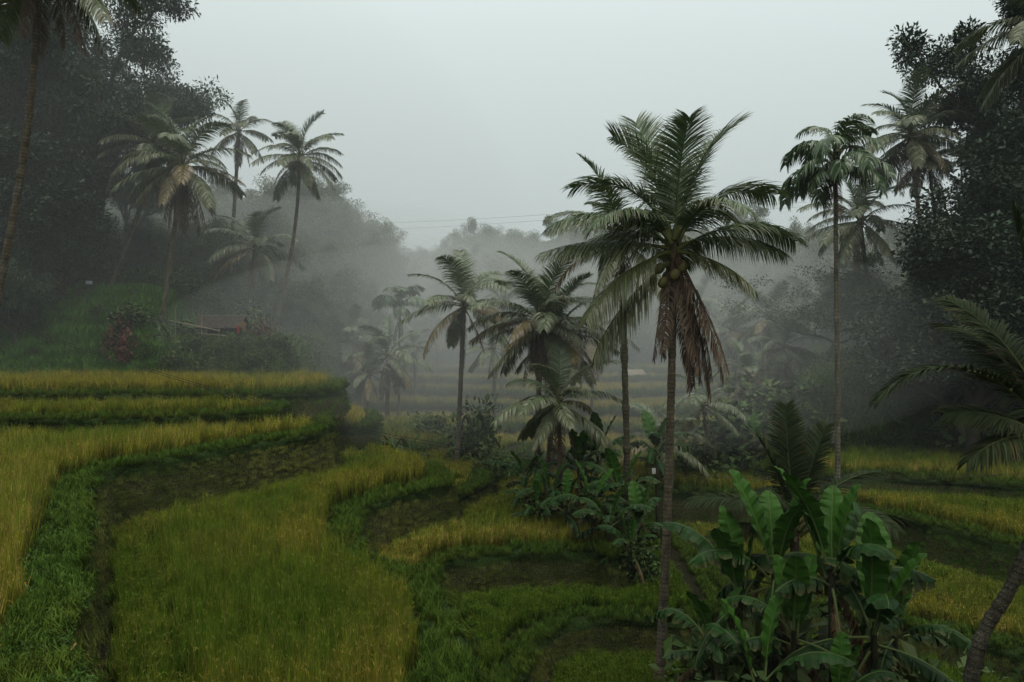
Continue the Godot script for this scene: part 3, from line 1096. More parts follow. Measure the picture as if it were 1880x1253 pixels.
func build_terraces() -> void:
	# right side, stepping down towards the eye
	T.r4 = terrace(PackedVector2Array([Vector2(-1.5, 12.0), Vector2(4, 9.0), Vector2(10, 8.0), Vector2(16, 8.0)]), [Vector2(30, 8), Vector2(30, 30), Vector2(2, 30)], -9.3, 0.5, "lowest rice terrace at the bottom right of the valley")
	T.r3 = terrace(pl([[1380, 1120], [1500, 1128], [1685, 1161], [1880, 1214], [2050, 1262]], -8.4), [Vector2(30, 20), Vector2(30, 34), Vector2(6, 34)], -8.4, 0.9, "rice terrace below the tall right bank, in front of the banana clump")
	T.r2 = terrace(pl([[1170, 906], [1290, 913], [1391, 923], [1530, 935], [1640, 954], [1760, 983], [1880, 1014], [2050, 1052]], -7.2), [Vector2(32, 26), Vector2(32, 40), Vector2(4, 42)], -7.2, 1.15, "middle rice terrace on the right with a sinuous grassy rim")
	T.r1 = terrace(pl([[1392, 862], [1420, 876], [1530, 880], [1700, 887], [1880, 899], [2050, 912]], -6.5), [Vector2(32, 30), Vector2(32, 42), Vector2(12.5, 42)], -6.5, 0.65, "upper rice terrace on the right at the foot of the wooded bank")
	# lower middle
	T.f4 = terrace(PackedVector2Array([Vector2(-3, 11.0), Vector2(2, 13.2), Vector2(4.6, 15.0), Vector2(5.0, 19.0)]), [Vector2(5.0, 24.0), Vector2(-3, 24)], -8.5, 0.7, "low rice terrace in the bottom middle behind the leaning palm trunk")
	T.f3 = terrace(pl([[905, 1400], [940, 1290], [985, 1190], [1040, 1152], [1130, 1148], [1250, 1150], [1330, 1130]], -7.8), [Vector2(6.0, 26), Vector2(-4, 26), Vector2(-3, 13)], -7.8, 0.65, "dark green rice terrace under the straight earth wall")
	T.f2 = terrace(pl([[760, 1150], [800, 1060], [838, 1034], [960, 1026], [1110, 1019], [1135, 1035], [1150, 1000], [1160, 960]], -6.9), [Vector2(6.5, 33), Vector2(-5, 33), Vector2(-6, 20)], -6.9, 0.95, "small golden rice terrace with a straight dark earth wall")
	T.f2b = terrace(pl([[800, 940], [850, 915], [890, 897], [900, 880]], -6.45), [Vector2(1, 40), Vector2(-7, 40), Vector2(-7, 27)], -6.45, 0.5, "narrow rice strip behind the curved wall")
	# far terraces climbing away
	var levels := [[-7.3, 39.0], [-6.7, 45.5], [-6.1, 51.5], [-5.5, 57.5], [-4.95, 63.5], [-4.45, 69.5]]
	var far_names := ["nearest of the far golden terraces across the valley", "second of the far golden terraces across the valley", "third of the far golden terraces across the valley", "fourth far golden terrace, half lost in mist", "fifth far golden terrace, pale in the mist", "topmost far golden terrace under the misty wood"]
	for k in levels.size():
		var lv: float = levels[k][0]
		var d: float = levels[k][1]
		var e := PackedVector2Array()
		for q in 11:
			var x := lerpf(-14.0, 27.0, q / 10.0)
			e.append(Vector2(x, d + 1.5 * sin(x * 0.22 + k * 1.3) + absf(x - 3.0) * 0.12))
		T["far%d" % k] = terrace(e, [Vector2(27, 90), Vector2(-14, 90)], lv, 0.75, far_names[k], {"inset": 0.5, "wobble": 0.8})
	T.m1 = terrace(pl([[560, 850], [620, 838], [720, 832], [800, 828], [850, 812], [870, 800]], -5.95), [Vector2(-3, 46), Vector2(-15, 46), Vector2(-13, 30)], -5.95, 0.6, "bright green terrace beyond the curved field")
	# the big curved field
	T.f1 = terrace(pl([[700, 2100], [860, 1330], [872, 1253], [860, 1180], [835, 1125], [760, 1072], [690, 1040], [652, 985], [668, 945], [726, 919], [811, 900], [829, 884], [800, 862]], -5.6), [Vector2(-5, 32), Vector2(-20, 32), Vector2(-20, 4), Vector2(-3, 4)], -5.6, 1.35, "large curved rice field in the left foreground", {"inset": 0.9})
	# left terraces climbing to the hill
	T.l5 = terrace(pl([[500, 802], [600, 797], [680, 790], [690, 776], [684, 764]], -4.9), [Vector2(-10.5, 46), Vector2(-16, 46), Vector2(-16, 30)], -4.9, 0.8, "small terrace corner in front of the misty palms")
	T.t1 = terrace(pl([[70, 1500], [108, 1253], [132, 1083], [152, 960], [163, 900], [180, 873], [300, 851], [450, 824], [560, 806], [606, 790], [604, 778], [597, 755]], -3.95), [Vector2(-11.5, 36), Vector2(-40, 38), Vector2(-40, 5)], -3.95, 1.6, "long terrace on the left behind the tall brown earth wall", {"inset": 0.7})
	T.t2 = terrace(pl([[-250, 782], [0, 778], [200, 775], [400, 769], [500, 764], [528, 750], [524, 740]], -3.3), [Vector2(-13.5, 40), Vector2(-45, 40)], -3.3, 0.7, "second terrace on the left with a dark wall")
	T.t3 = terrace(pl([[-250, 733], [0, 731], [200, 730], [433, 729], [560, 728], [622, 722], [630, 714], [622, 708]], -2.85), [Vector2(-11.5, 42), Vector2(-45, 42)], -2.85, 0.8, "top terrace on the left at the foot of the green slope")


func plant_terraces() -> void:
	plant_rice(T.f1, 0.02, 0.32, 0.95, "ripening rice on the large curved field in the foreground", 0, {"gap": 0.95, "clear": 0.6})
	plant_rice(T.t1, 0.3, 0.3, 0.95, "golden rice on the long left terrace above the brown wall", 1)
	plant_rice(T.t2, 0.5, 0.1, 0.85, "golden rice on the second left terrace", 2)
	plant_rice(T.t3, 0.6, 0.1, 0.85, "golden rice on the top left terrace under the slope", 0)
	plant_rice(T.l5, 0.8, 0.1, 0.8, "golden rice on the small terrace corner near the misty palms", 1)
	plant_rice(T.m1, 0.2, 0.3, 0.8, "bright green rice beyond the curved field", 2)
	plant_rice(T.f2, 0.35, 0.4, 0.8, "yellow rice above the straight dark wall", 1)
	plant_rice(T.f2b, 0.25, 0.3, 0.75, "rice on the narrow strip behind the curved wall", 0)
	plant_rice(T.f3, -0.6, 0.1, 0.58, "dark green rice below the straight wall", 2)
	plant_rice(T.f4, -0.6, 0.1, 0.6, "dark green rice on the low terrace round the main palm trunk", 0)
	plant_rice(T.r4, -0.6, 0.1, 0.7, "dark rice on the lowest terrace at the bottom right", 1)
	plant_rice(T.r3, 0.1, 0.2, 0.62, "green rice on the right behind the banana clump", 2)
	plant_rice(T.r2, 0.1, 0.36, 0.85, "rice with a yellow rim on the middle right terrace", 0)
	plant_rice(T.r1, 0.15, 0.4, 0.85, "rice at the foot of the wooded right bank", 1)
	for k in 6:
		plant_rice(T["far%d" % k], 0.95, 0.1, 0.8, "pale golden rice on the " + str(T["far%d" % k].label), k, {"step": 1.1, "gap": 1.6})
	var rims := {"f1": "large curved field", "t1": "long left terrace", "t2": "second left terrace", "t3": "top left terrace", "l5": "small terrace corner", "m1": "bright green terrace", "f2": "small golden terrace",
		"f2b": "narrow strip", "f3": "dark green terrace", "f4": "low middle terrace", "r4": "lowest right terrace", "r3": "right terrace behind the bananas", "r2": "middle right terrace", "r1": "upper right terrace"}
	for k in rims:
		dress_rim(T[k], "green grass along the rim of the " + rims[k], {"width": 0.85 if k == "f1" else 0.6, "green": k in ["t3", "t2", "l5", "m1", "r2", "r1"]})
	for k in 6:
		dress_rim(T["far%d" % k], "green grass along the rim of the " + str(T["far%d" % k].label), {"tall": 1.4, "width": 0.5})


func build_palms() -> void:
	palm(21, "tall coconut palm with full crown and brown dead fronds right of centre", {"crown": [1236, 462], "base": 1210, "d": 17.0, "via": [[1222, 1080], [1231, 800], [1235, 600]], "girth": 0.12, "dead": 0, "nuts": 6, "rings": 0.1,
		"leaves": [[168, 84, 50, 3.04, 0.5], [112, 88, 30, 3.04, 0.4], [16, 84, 54, 3.13, 0.5], [-80, 82, 40, 2.78, 0.5], [6, 62, 84, 2.96, 0.8], [48, 54, 84, 2.78, 1.0], [-6, 34, 70, 2.87, 1.2], [8, 16, 48, 2.70, 1.3], [-18, -10, 44, 2.00, 1.0],
			[176, 70, 96, 2.87, 0.7], [186, 40, 76, 3.04, 1.2], [178, 12, 36, 2.96, 1.3], [216, 42, 90, 2.61, 1.1], [186, -18, 48, 2.61, 1.3], [178, -38, 34, 2.87, 1.4], [-62, 50, 96, 2.44, 1.1], [100, 54, 84, 2.70, 1.0], [140, 30, 70, 2.61, 1.1], [70, 20, 60, 2.44, 1.2]]})
	var main: Node3D = get_node("coconut_palm")
	var r := rg(77)
	var rel: Vector3 = at(1236, 462, 17.0) - main.position
	for q in [[0, 0, 1.0], [-25, 1, 1.05], [20, 1, 0.95], [-60, 2, 0.9], [-10, 2, 1.0], [50, 1, 0.9], [175, 2, 0.8], [-110, 2, 0.75], [120, 2, 0.8], [-15, 0, 1.05], [-40, 0, 1.0], [-28, 1, 1.1], [8, 2, 1.0]]:
		put_frond(main, fronds["dead%d" % q[1]], rel + Vector3(0, -0.2, 0), q[0], q[2], r, "dead_frond")
	palm(22, "coconut palm with mossy trunk just left of and behind the main palm", {"crown": [1140, 440], "base": 1158, "d": 25.0, "size": 0.82, "n": 17, "dead": 2, "girth": 0.13, "knobs": 0.7, "bark": Color(0.17, 0.165, 0.11)})
	palm(23, "bushy coconut palm with dark hanging skirt left of the main palm", {"crown": [992, 590], "base": 985, "d": 28.0, "size": 0.86, "n": 24, "dead": 9, "girth": 0.13, "dead_size": 0.95})
	palm(24, "slim coconut palm beside the bushy palm, trunks nearly touching", {"crown": [1022, 615], "base": 1002, "d": 28.6, "size": 0.74, "n": 18, "dead": 7, "girth": 0.11})
	palm(25, "short young coconut palm with arching fronds below the bushy palms", {"crown": [1026, 738], "base": 1032, "d": 26.0, "size": 0.72, "n": 15, "dead": 3, "girth": 0.1, "droop": 8.0})
	palm(26, "coconut palm with thin pale trunk left of the middle", {"crown": [852, 560], "base": 838, "d": 32.6, "size": 0.85, "n": 19, "dead": 2, "girth": 0.13, "bark": Color(0.22, 0.21, 0.17)})
	palm(27, "misty short palm at the edge of the far terraces", {"crown": [712, 655], "base": 710, "d": 46.0, "size": 0.85, "n": 18, "dead": 5, "girth": 0.14})
	palm(28, "misty stubby palm left of the misty short palm", {"crown": [676, 688], "base": 674, "d": 45.0, "size": 0.62, "n": 14, "dead": 3, "girth": 0.12})
	palm(29, "dense misty palm with a skirt of leaves behind the terrace corner", {"crown": [640, 630], "base": 636, "d": 52.0, "size": 0.95, "n": 20, "dead": 8, "girth": 0.15})
	palm(30, "pale palm farther back above the top left terrace end", {"crown": [578, 600], "base": 574, "d": 58.0, "size": 1.0, "n": 18, "dead": 5, "girth": 0.15})
	palm(31, "hazy palm with spread crown between the two leaning left trunks", {"crown": [468, 455], "base": 452, "d": 50.0, "size": 1.0, "n": 18, "dead": 4, "girth": 0.14})
	palm(32, "coconut palm silhouette standing highest against the sky on the left", {"crown": [441, 245], "base": 420, "d": 52.0, "size": 0.82, "n": 19, "dead": 2, "girth": 0.16})
	palm(33, "coconut palm with long leaning trunk and round crown against the sky", {"crown": [553, 292], "base": 494, "d": 46.0, "size": 0.9, "n": 22, "dead": 1, "girth": 0.14, "bow": 0.35, "nuts": 5})
	palm(34, "heavy-crowned coconut palm with a skirt of dead fronds beside the dark wood", {"crown": [338, 305], "base": 294, "d": 40.0, "size": 1.05, "n": 24, "dead": 10, "girth": 0.15, "dead_size": 1.1})
	palm(35, "coconut palm with drooping crown leaning out of the dark wood", {"crown": [283, 268], "base": 192, "d": 43.0, "size": 1.0, "n": 22, "dead": 9, "girth": 0.15, "dead_size": 1.1, "bow": 0.4})
	palm(36, "leaning coconut trunk at the top left corner with fronds hanging into the frame", {"crown": [84, -95], "base": -60, "d": 27.0, "size": 1.25, "n": 20, "dead": 4, "girth": 0.15, "bow": 0.5})
	palm(37, "shaggy coconut palm leaning on the big dark tree at the right", {"crown": [1668, 250], "base": 1722, "d": 40.0, "size": 0.98, "n": 24, "dead": 5, "girth": 0.14})
	palm(38, "coconut palm below and left of the shaggy palm", {"crown": [1578, 405], "base": 1612, "d": 43.0, "size": 1.02, "n": 20, "dead": 3, "girth": 0.14})
	palm(39, "second trunk rising beside the shaggy palm, crown half hidden", {"crown": [1702, 300], "base": 1752, "d": 42.0, "size": 0.85, "n": 16, "dead": 2, "girth": 0.12})
	palm(40, "palm at the top right corner with fronds hanging in from the edge", {"crown": [1940, 45], "base": 1985, "d": 32.0, "size": 1.15, "n": 20, "dead": 3, "girth": 0.17})
	palm(41, "misty palm far behind the dead fronds of the main palm", {"crown": [1345, 610], "base": 1352, "d": 56.0, "size": 1.1, "n": 18, "dead": 6, "girth": 0.16})
	palm(42, "misty palm behind the small feathery tree", {"crown": [1412, 585], "base": 1410, "d": 52.0, "size": 1.05, "n": 18, "dead": 5, "girth": 0.15})
	palm(43, "low palm with thin leaning trunk between main palm and dark shrubs", {"crown": [1292, 745], "base": 1310, "d": 34.0, "size": 0.7, "n": 13, "dead": 1, "girth": 0.09})
	palm(44, "stemless young palm in front of the far terraces, beside the main trunk", {"crown": [1220, 810], "base": 1222, "d": 33.0, "size": 0.75, "n": 12, "dead": 0, "girth": 0.1})
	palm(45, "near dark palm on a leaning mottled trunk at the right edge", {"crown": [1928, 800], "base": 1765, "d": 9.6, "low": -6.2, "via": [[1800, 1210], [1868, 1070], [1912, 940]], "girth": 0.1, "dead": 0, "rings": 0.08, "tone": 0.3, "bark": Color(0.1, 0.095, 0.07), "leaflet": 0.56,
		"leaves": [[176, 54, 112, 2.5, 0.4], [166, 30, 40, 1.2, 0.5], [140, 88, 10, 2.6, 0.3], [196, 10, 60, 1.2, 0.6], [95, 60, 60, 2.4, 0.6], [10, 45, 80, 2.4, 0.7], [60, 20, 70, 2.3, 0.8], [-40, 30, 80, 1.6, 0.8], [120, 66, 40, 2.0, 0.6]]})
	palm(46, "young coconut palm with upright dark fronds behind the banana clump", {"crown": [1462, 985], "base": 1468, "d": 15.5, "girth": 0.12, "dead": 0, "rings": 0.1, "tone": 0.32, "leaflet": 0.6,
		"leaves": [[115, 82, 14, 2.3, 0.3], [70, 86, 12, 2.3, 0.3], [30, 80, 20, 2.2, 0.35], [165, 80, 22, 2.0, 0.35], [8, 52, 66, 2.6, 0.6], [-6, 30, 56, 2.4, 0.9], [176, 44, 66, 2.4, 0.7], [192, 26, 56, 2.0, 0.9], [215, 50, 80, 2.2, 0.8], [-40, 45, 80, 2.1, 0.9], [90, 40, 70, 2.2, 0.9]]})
	var far_palms := [[605, 560, 598, 60.0, 0.8, "slim pale palm above the top terrace end, half lost in mist"], [545, 640, 543, 52.0, 0.9, "low misty palm at the right foot of the left bank"], [520, 560, 512, 58.0, 0.9, "misty palm right of the foot of the long leaning trunk"],
		[760, 640, 762, 60.0, 0.7, "faint palm right of the misty areca"], [800, 600, 802, 72.0, 0.9, "faint palm far behind the pale-trunked middle palm"], [925, 560, 920, 58.0, 0.9, "misty palm between the middle palm and the bushy palms"], [905, 640, 910, 50.0, 0.7, "short misty palm right of the pale middle trunk"],
		[1090, 610, 1086, 48.0, 0.9, "misty palm seen between the mossy trunk and the bushy palms"], [1285, 560, 1290, 62.0, 1.0, "misty palm right of the dead fronds, farther back"], [1440, 640, 1436, 46.0, 0.8, "short misty palm left of the areca trunk"],
		[1375, 690, 1380, 44.0, 0.7, "low palm among the shrubs right of the main palm"], [1480, 560, 1470, 60.0, 1.0, "faint palm behind the areca pole"], [690, 560, 694, 74.0, 0.9, "faint palm on the misty hill foot, left of the areca"], [870, 480, 872, 92.0, 1.0, "faint palm on the skyline of the far hill"]]
	for k in far_palms.size():
		var b: Array = far_palms[k]
		palm(70 + k, b[5], {"crown": [b[0], b[1]], "base": b[2], "d": b[3], "size": b[4], "n": 16, "dead": 3 + k % 3, "girth": 0.13, "dead_az": k * 50.0})
	areca(51, "slender areca palm with drooping crown and mottled pole trunk at the right", {"crown": [1532, 318], "base": 1541, "d": 27.0, "girth": 0.12, "size": 1.05, "n": 23})
	areca(52, "small misty areca palm rising left of the middle palm", {"crown": [734, 580], "base": 730, "d": 50.0, "girth": 0.1, "size": 1.15, "n": 12})


func build_bananas() -> void:
	# foreground clump at the bottom right
	var fg := [
		[1530, 1050, 13.0, 1.0, 9, 4, "tallest banana plant with upright paddle leaves in the front clump"],
		[1425, 1050, 13.6, 0.92, 9, 4, "banana plant with bright upright leaves left of the tallest one"],
		[1362, 1085, 13.9, 0.86, 8, 3, "banana plant at the left end of the front clump"],
		[1462, 1165, 12.6, 0.76, 7, 3, "shorter banana plant in the middle of the front clump, in front of the tallest"],
		[1610, 1160, 12.4, 0.9, 8, 3, "banana plant with a broad lit leaf at the right of the front clump"],
		[1648, 1160, 13.6, 0.8, 8, 1, "banana plant with torn leaves reaching over the right terrace"],
		[1312, 1185, 13.6, 0.66, 7, 2, "small banana plant beside the main palm trunk"],
		[1400, 1255, 12.0, 0.7, 7, 2, "low dark banana plant at the bottom of the front clump"],
		[1545, 1285, 11.6, 0.66, 7, 2, "low banana plant at the bottom edge, below the broad lit leaf"],
	]
	for k in fg.size():
		var b: Array = fg[k]
		banana(600 + k, b[6], {"crown": [b[0], b[1]], "d": b[2], "size": b[3], "n": b[4], "up": b[5], "low": 3, "dead": 2})
	# clump in the middle distance
	var mid := [
		[965, 880, 27.0, 0.75, "banana plant at the left end of the middle clump"], [1010, 905, 25.5, 0.7, "banana plant in the middle clump under the twin palm trunks"],
		[1062, 860, 26.5, 0.85, "banana plant behind the middle clump with broad upright leaves"], [1098, 838, 27.5, 0.9, "tallest banana plant of the middle clump, left of the mossy trunk"],
		[1040, 930, 24.0, 0.7, "dark banana plant low in the middle clump"], [1090, 925, 23.5, 0.75, "banana plant with pale drooping leaf in the middle clump"],
		[1140, 900, 24.5, 0.85, "banana plant with bright upright leaves at the right of the middle clump"], [1120, 960, 22.5, 0.7, "dark banana plant at the front of the middle clump"],
		[1175, 960, 22.8, 0.65, "banana plant with a grey wet leaf near the main palm trunk"], [1160, 1000, 21.5, 0.6, "low banana plant at the end of the straight wall"],
		[1205, 830, 30.0, 0.8, "dark banana plant just left of the main palm trunk, farther back"], [985, 930, 25.0, 0.6, "low banana plant at the left front of the middle clump"],
		[720, 835, 33.0, 0.6, "small bright banana plant on the green terrace, left of its pair"], [752, 838, 33.5, 0.55, "small bright banana plant on the green terrace, right of its pair"],
		[1330, 800, 36.0, 0.8, "banana plant among the dark shrubs right of the main palm"], [1385, 815, 35.0, 0.75, "banana plant at the right of the dark shrubs"],
	]
	for k in mid.size():
		var b: Array = mid[k]
		banana(640 + k, b[4], {"crown": [b[0], b[1]], "d": b[2], "size": b[3], "n": 9, "up": 2, "low": 2})


func build_trees() -> void:
	# dark wood on the left
	tree("spreading", "great spreading tree overhanging the sky at the top left", 165, -60, 46.0, {"wide": 0.62, "turn": 0.4})
	tree("dense", "dark tree in front of the great spreading tree", 90, 40, 44.0, {"wide": 0.7})
	tree("tall", "dark tall tree at the left edge of the photo", 10, -60, 43.0, {"wide": 0.8})
	tree("dense", "broad dark tree filling the wood under the left corner palm", 40, 210, 40.5, {"wide": 1.15})
	tree("tall", "dark tree right of the broad dark tree, behind the drooping palm", 140, 180, 47.0, {"wide": 0.65})
	tree("spreading", "tree whose lower boughs show sky gaps behind the drooping palm", 225, 190, 54.0, {"wide": 0.5, "turn": 2.2})
	tree("round", "round-headed tree low in the wood behind the skirted palm", 250, 400, 50.0, {"wide": 0.8})
	tree("round", "round dark tree below the broad dark tree", 120, 370, 41.5, {"wide": 1.2})
	tree("dense", "dim tree between the two leaning palm trunks", 330, 420, 56.0, {"wide": 0.7})
	tree("round", "light green small tree at the left edge above the grass slope", 30, 425, 38.0, {"wide": 0.8})
	tree("round", "hazy tree behind the highest palm trunk", 410, 430, 56.0, {"wide": 1.1})
	tree("round", "hazy tree right of the long leaning palm trunk", 520, 470, 60.0, {"wide": 1.1})
	# skyline of the misty hill
	var hill := [["mist_pale_round", 415, 350, 82], ["mist_pale_round", 478, 348, 84], ["mist_pale_round", 540, 372, 82], ["mist_pale_round", 600, 384, 86], ["mist_pale_round", 655, 415, 88], ["mist_pale_loose", 705, 438, 90], ["mist_pale_round", 745, 470, 98],
		["mist_pale_round", 560, 430, 72], ["mist_pale_round", 640, 460, 76], ["mist_pale_round", 700, 500, 82], ["mist_pale_loose", 815, 436, 104], ["mist_pale_loose", 865, 402, 104], ["mist_pale_round", 905, 432, 106], ["mist_pale_loose", 975, 425, 108], ["mist_pale_loose", 1010, 392, 112],
		["mist_pale_round", 940, 470, 100], ["mist_pale_round", 850, 480, 98], ["mist_pale_round", 790, 480, 110], ["mist_pale_round", 1080, 440, 104], ["mist_pale_round", 1180, 430, 108], ["mist_pale_round", 1280, 410, 104], ["mist_pale_loose", 1392, 342, 100], ["mist_pale_round", 1440, 400, 96], ["mist_pale_round", 1500, 410, 84], ["mist_pale_round", 1340, 430, 92],
		["mist_pale_round", 1120, 500, 92], ["mist_pale_round", 1010, 510, 92], ["mist_pale_round", 1240, 490, 90], ["mist_pale_round", 760, 540, 92], ["mist_pale_round", 880, 540, 92], ["mist_pale_round", 1380, 480, 80], ["mist_pale_round", 1450, 500, 70]]
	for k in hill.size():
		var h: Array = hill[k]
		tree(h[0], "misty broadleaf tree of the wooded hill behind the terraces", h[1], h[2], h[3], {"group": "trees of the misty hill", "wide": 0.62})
	# right side
	tree("tall", "huge dark tree filling the top right of the photo", 1905, -110, 40.0, {"wide": 0.68, "turn": 1.0})
	tree("dense", "dark leafy tree under the huge tree, its boughs against the mist", 1790, 340, 34.0, {"wide": 0.95, "turn": 0.3})
	tree("dense", "dark tree at the right edge behind the near palm", 1890, 250, 36.0, {"wide": 1.0})
	tree("tall", "tree behind the shaggy palm at the right", 1830, 130, 47.0, {"wide": 0.6})
	tree("feathery", "small feathery light green tree with crooked branches behind the areca trunk", 1520, 462, 44.0, {"wide": 1.15, "turn": 1.2})
	tree("feathery", "second feathery tree right of the areca trunk, leaning left", 1610, 480, 45.0, {"wide": 1.0, "turn": 3.9})
	tree("round", "dim tree at the foot of the palms right of the areca", 1640, 520, 48.0, {"wide": 1.1})
	tree("loose", "thin tree with open crown above the dark right bank", 1580, 420, 50.0, {"wide": 0.9})


func build_slopes() -> void:
	var r := rg(900)
	# countable shrubs
	var sh := [["bush", 868, 735, 33.6, 0.6, "vine-covered shrub wrapped round the thin pale palm trunk"], ["shrub", 908, 800, 32.0, 0.8, "leafy shrub right of the vine-covered shrub"], ["bush", 800, 760, 38.0, 1.2, "hazy shrub left of the thin pale palm trunk"],
		["shrub", 760, 765, 41.0, 1.0, "small hazy shrub beside the misty palms"], ["bush", 1340, 745, 36.0, 1.0, "tall dark shrub right of the main palm"], ["bush", 1395, 760, 37.0, 1.0, "dark shrub next to the tall dark shrub"],
		["bush", 1290, 810, 34.0, 1.0, "low dark shrub behind the main trunk on the right"], ["bush", 1450, 700, 38.5, 1.1, "round shrub at the left end of the right bank"], ["shrub", 1520, 650, 40.0, 1.1, "dense shrub on the right bank behind the areca trunk"],
		["bush", 1620, 640, 39.0, 1.2, "dark shrub on the right bank, right of the areca trunk"], ["shrub", 1720, 700, 37.5, 1.3, "pale green creeper-clad shrub on the right bank"], ["bush", 1800, 690, 36.5, 1.3, "shrub on the right bank behind the near palm fronds"],
		["bush", 1890, 650, 36.0, 1.3, "shrub at the right edge on the bank"], ["bush", 1000, 900, 25.0, 0.8, "dark shrub inside the middle banana clump"], ["bush", 1110, 930, 24.0, 0.8, "dark shrub under the mossy palm trunk"], ["bush", 1180, 985, 22.0, 0.7, "dark low shrub at the corner of the straight wall"],
		["bush", 1060, 930, 24.6, 0.8, "dark shrub among the bananas below the short young palm"], ["bush", 1480, 1120, 14.0, 0.7, "dark shrub under the front banana clump"], ["bush", 1330, 1150, 14.3, 0.7, "dark shrub left under the front banana clump"], ["bush", 1640, 1170, 13.6, 0.7, "dark shrub right under the front banana clump"],
		["bush", 330, 590, 38.0, 1.2, "leafy shrub by the bamboo rail"], ["shrub", 450, 560, 40.0, 1.2, "shrub right of the thatched hut"], ["bush", 250, 560, 39.0, 1.3, "shrub above the red-leaved bush"], ["bush", 500, 640, 37.5, 1.1, "shrub at the right end of the left bank"], ["shrub", 150, 530, 41.5, 1.2, "shrub at the top of the green grass slope"]]
	for s in sh:
		tree(s[0], s[5], s[1], s[2], s[3], {"wide": s[4], "name": "shrub", "category": "shrub"})
	tree("red", "red-leaved bush at the foot of the green slope", 228, 592, 36.6, {"name": "red_shrub", "category": "shrub", "wide": 0.8})
	tree("red", "dim red-leaved bush on top of the slope at the far left", 85, 475, 41.0, {"name": "red_shrub", "category": "shrub", "wide": 0.9})
	tree("red", "small red-leaved bush beside the thatched hut", 482, 585, 38.5, {"name": "red_shrub", "category": "shrub", "wide": 0.8})
	# cover that nobody could count
	var cover := {"long": [[], []], "bush": [[], []], "shrub": [[], []], "wood": [[], []]}
	for k in 26000:
		var d := r.randf_range(34.0, 62.0)
		var x := r.randf_range(-0.78, 0.78) * d
		var h := ground_h(x, d)
		if h < -8.5 or surface_h(x, d) > h + 0.05:
			continue
		var b := Basis(Vector3.UP, r.randf() * TAU)
		var left_slope := x < -17.0 and d < 45.0 and d > 34.0
		var bank := h < -0.6
		var tone := r.randf_range(0.7, 1.3)
		var pick := r.randf()
		if left_slope:
			cover.long[0].append(Transform3D(b.scaled(Vector3.ONE * r.randf_range(0.7, 1.3)), Vector3(x, h - 0.05, -d)))
			var g := 0.5 + 0.5 * hn.get_noise_2d(x * 6.0, d * 6.0)
			cover.long[1].append(Color(0.8, 1.2, 0.75).lerp(Color(1.2, 1.5, 0.9), g) * tone)
			if pick > 0.97:
				cover.bush[0].append(Transform3D(b.scaled(Vector3.ONE * r.randf_range(0.25, 0.5)), Vector3(x, h - 0.1, -d)))
				cover.bush[1].append(Color(tone, tone, tone))
		elif pick < 0.22:
			var sc := r.randf_range(0.3, 0.75) * (0.8 if bank else 1.3)
			cover.bush[0].append(Transform3D(b.scaled(Vector3.ONE * sc), Vector3(x, h - 0.15, -d)))
			cover.bush[1].append(Color(tone, tone, tone))
		elif pick < 0.4:
			var sc := r.randf_range(0.3, 0.75) * (0.8 if bank else 1.3)
			cover.shrub[0].append(Transform3D(b.scaled(Vector3.ONE * sc), Vector3(x, h - 0.15, -d)))
			cover.shrub[1].append(Color(tone, tone, tone))
		else:
			cover.long[0].append(Transform3D(b.scaled(Vector3.ONE * r.randf_range(0.7, 1.5)), Vector3(x, h - 0.05, -d)))
			cover.long[1].append(Color(0.9, 0.95, 0.85) * tone)
	for k in 1500:   # the wood that covers the misty hill as one mass
		var d := r.randf_range(72.0, 165.0)
		var x := r.randf_range(-0.85, 0.85) * d
		var h := ground_h(x, d)
		if h < -5.0 or surface_h(x, d) > h + 0.05:
			continue
		cover.wood[0].append(Transform3D(Basis(Vector3.UP, r.randf() * TAU).scaled(Vector3.ONE * (0.3 + 0.75 * pow(r.randf(), 2.0))), Vector3(x, h - 0.6, -d)))
		var tone := r.randf_range(0.75, 1.25)
		cover.wood[1].append(Color(tone, tone, tone))
	for k in 260:   # lower wood behind the left and right slopes
		var d := r.randf_range(50.0, 75.0)
		var x := r.randf_range(-0.8, 0.8) * d
		var h := ground_h(x, d)
		if h < -2.0 or surface_h(x, d) > h + 0.05:
			continue
		cover.wood[0].append(Transform3D(Basis(Vector3.UP, r.randf() * TAU).scaled(Vector3.ONE * r.randf_range(0.3, 0.6)), Vector3(x, h - 0.6, -d)))
		cover.wood[1].append(Color.WHITE)
	scatter("tall_grass", M.long_tuft, cover.long[0], cover.long[1], "long wet grass covering the banks and the green slope", "grass")
	scatter("undergrowth", kinds.bush.crown, cover.bush[0], cover.bush[1], "dark broad-leaved undergrowth on the wooded slopes", "undergrowth")
	scatter("ground_cover", kinds.shrub.crown, cover.shrub[0], cover.shrub[1], "small-leaved undergrowth on the wooded slopes", "undergrowth")
	scatter("far_wood", kinds.mist_pale_round.crown, cover.wood[0], cover.wood[1], "wood that covers the misty hills as one mass", "woodland")
	# weeds on the near left bank
	var xf := []
	var cols := []
	for k in 9000:
		var p := Vector2(r.randf_range(-10.5, -4.5), r.randf_range(6.0, 16.0))
		if not Geometry2D.is_point_in_polygon(p, T.t1.poly):
			continue
		xf.append(Transform3D(Basis(Vector3.UP, r.randf() * TAU).scaled(Vector3.ONE * r.randf_range(0.2, 0.42)), Vector3(p.x, T.t1.level, -p.y)))
		var t := r.randf_range(0.7, 1.3)
		cols.append(Color(t, t, t * 0.8))
	scatter("weeds", M.weed, xf, cols, "bright green weeds on the near left bank", "weeds")


func rod(mb: MB, a: Vector3, b: Vector3, w: float, col: Color, sides := 7) -> void:
	mb.tube(PackedVector3Array([a, (a + b) * 0.5, b]), PackedFloat32Array([w, w * 0.95, w * 0.85]), sides, PackedColorArray([col, col * 1.1, col]))


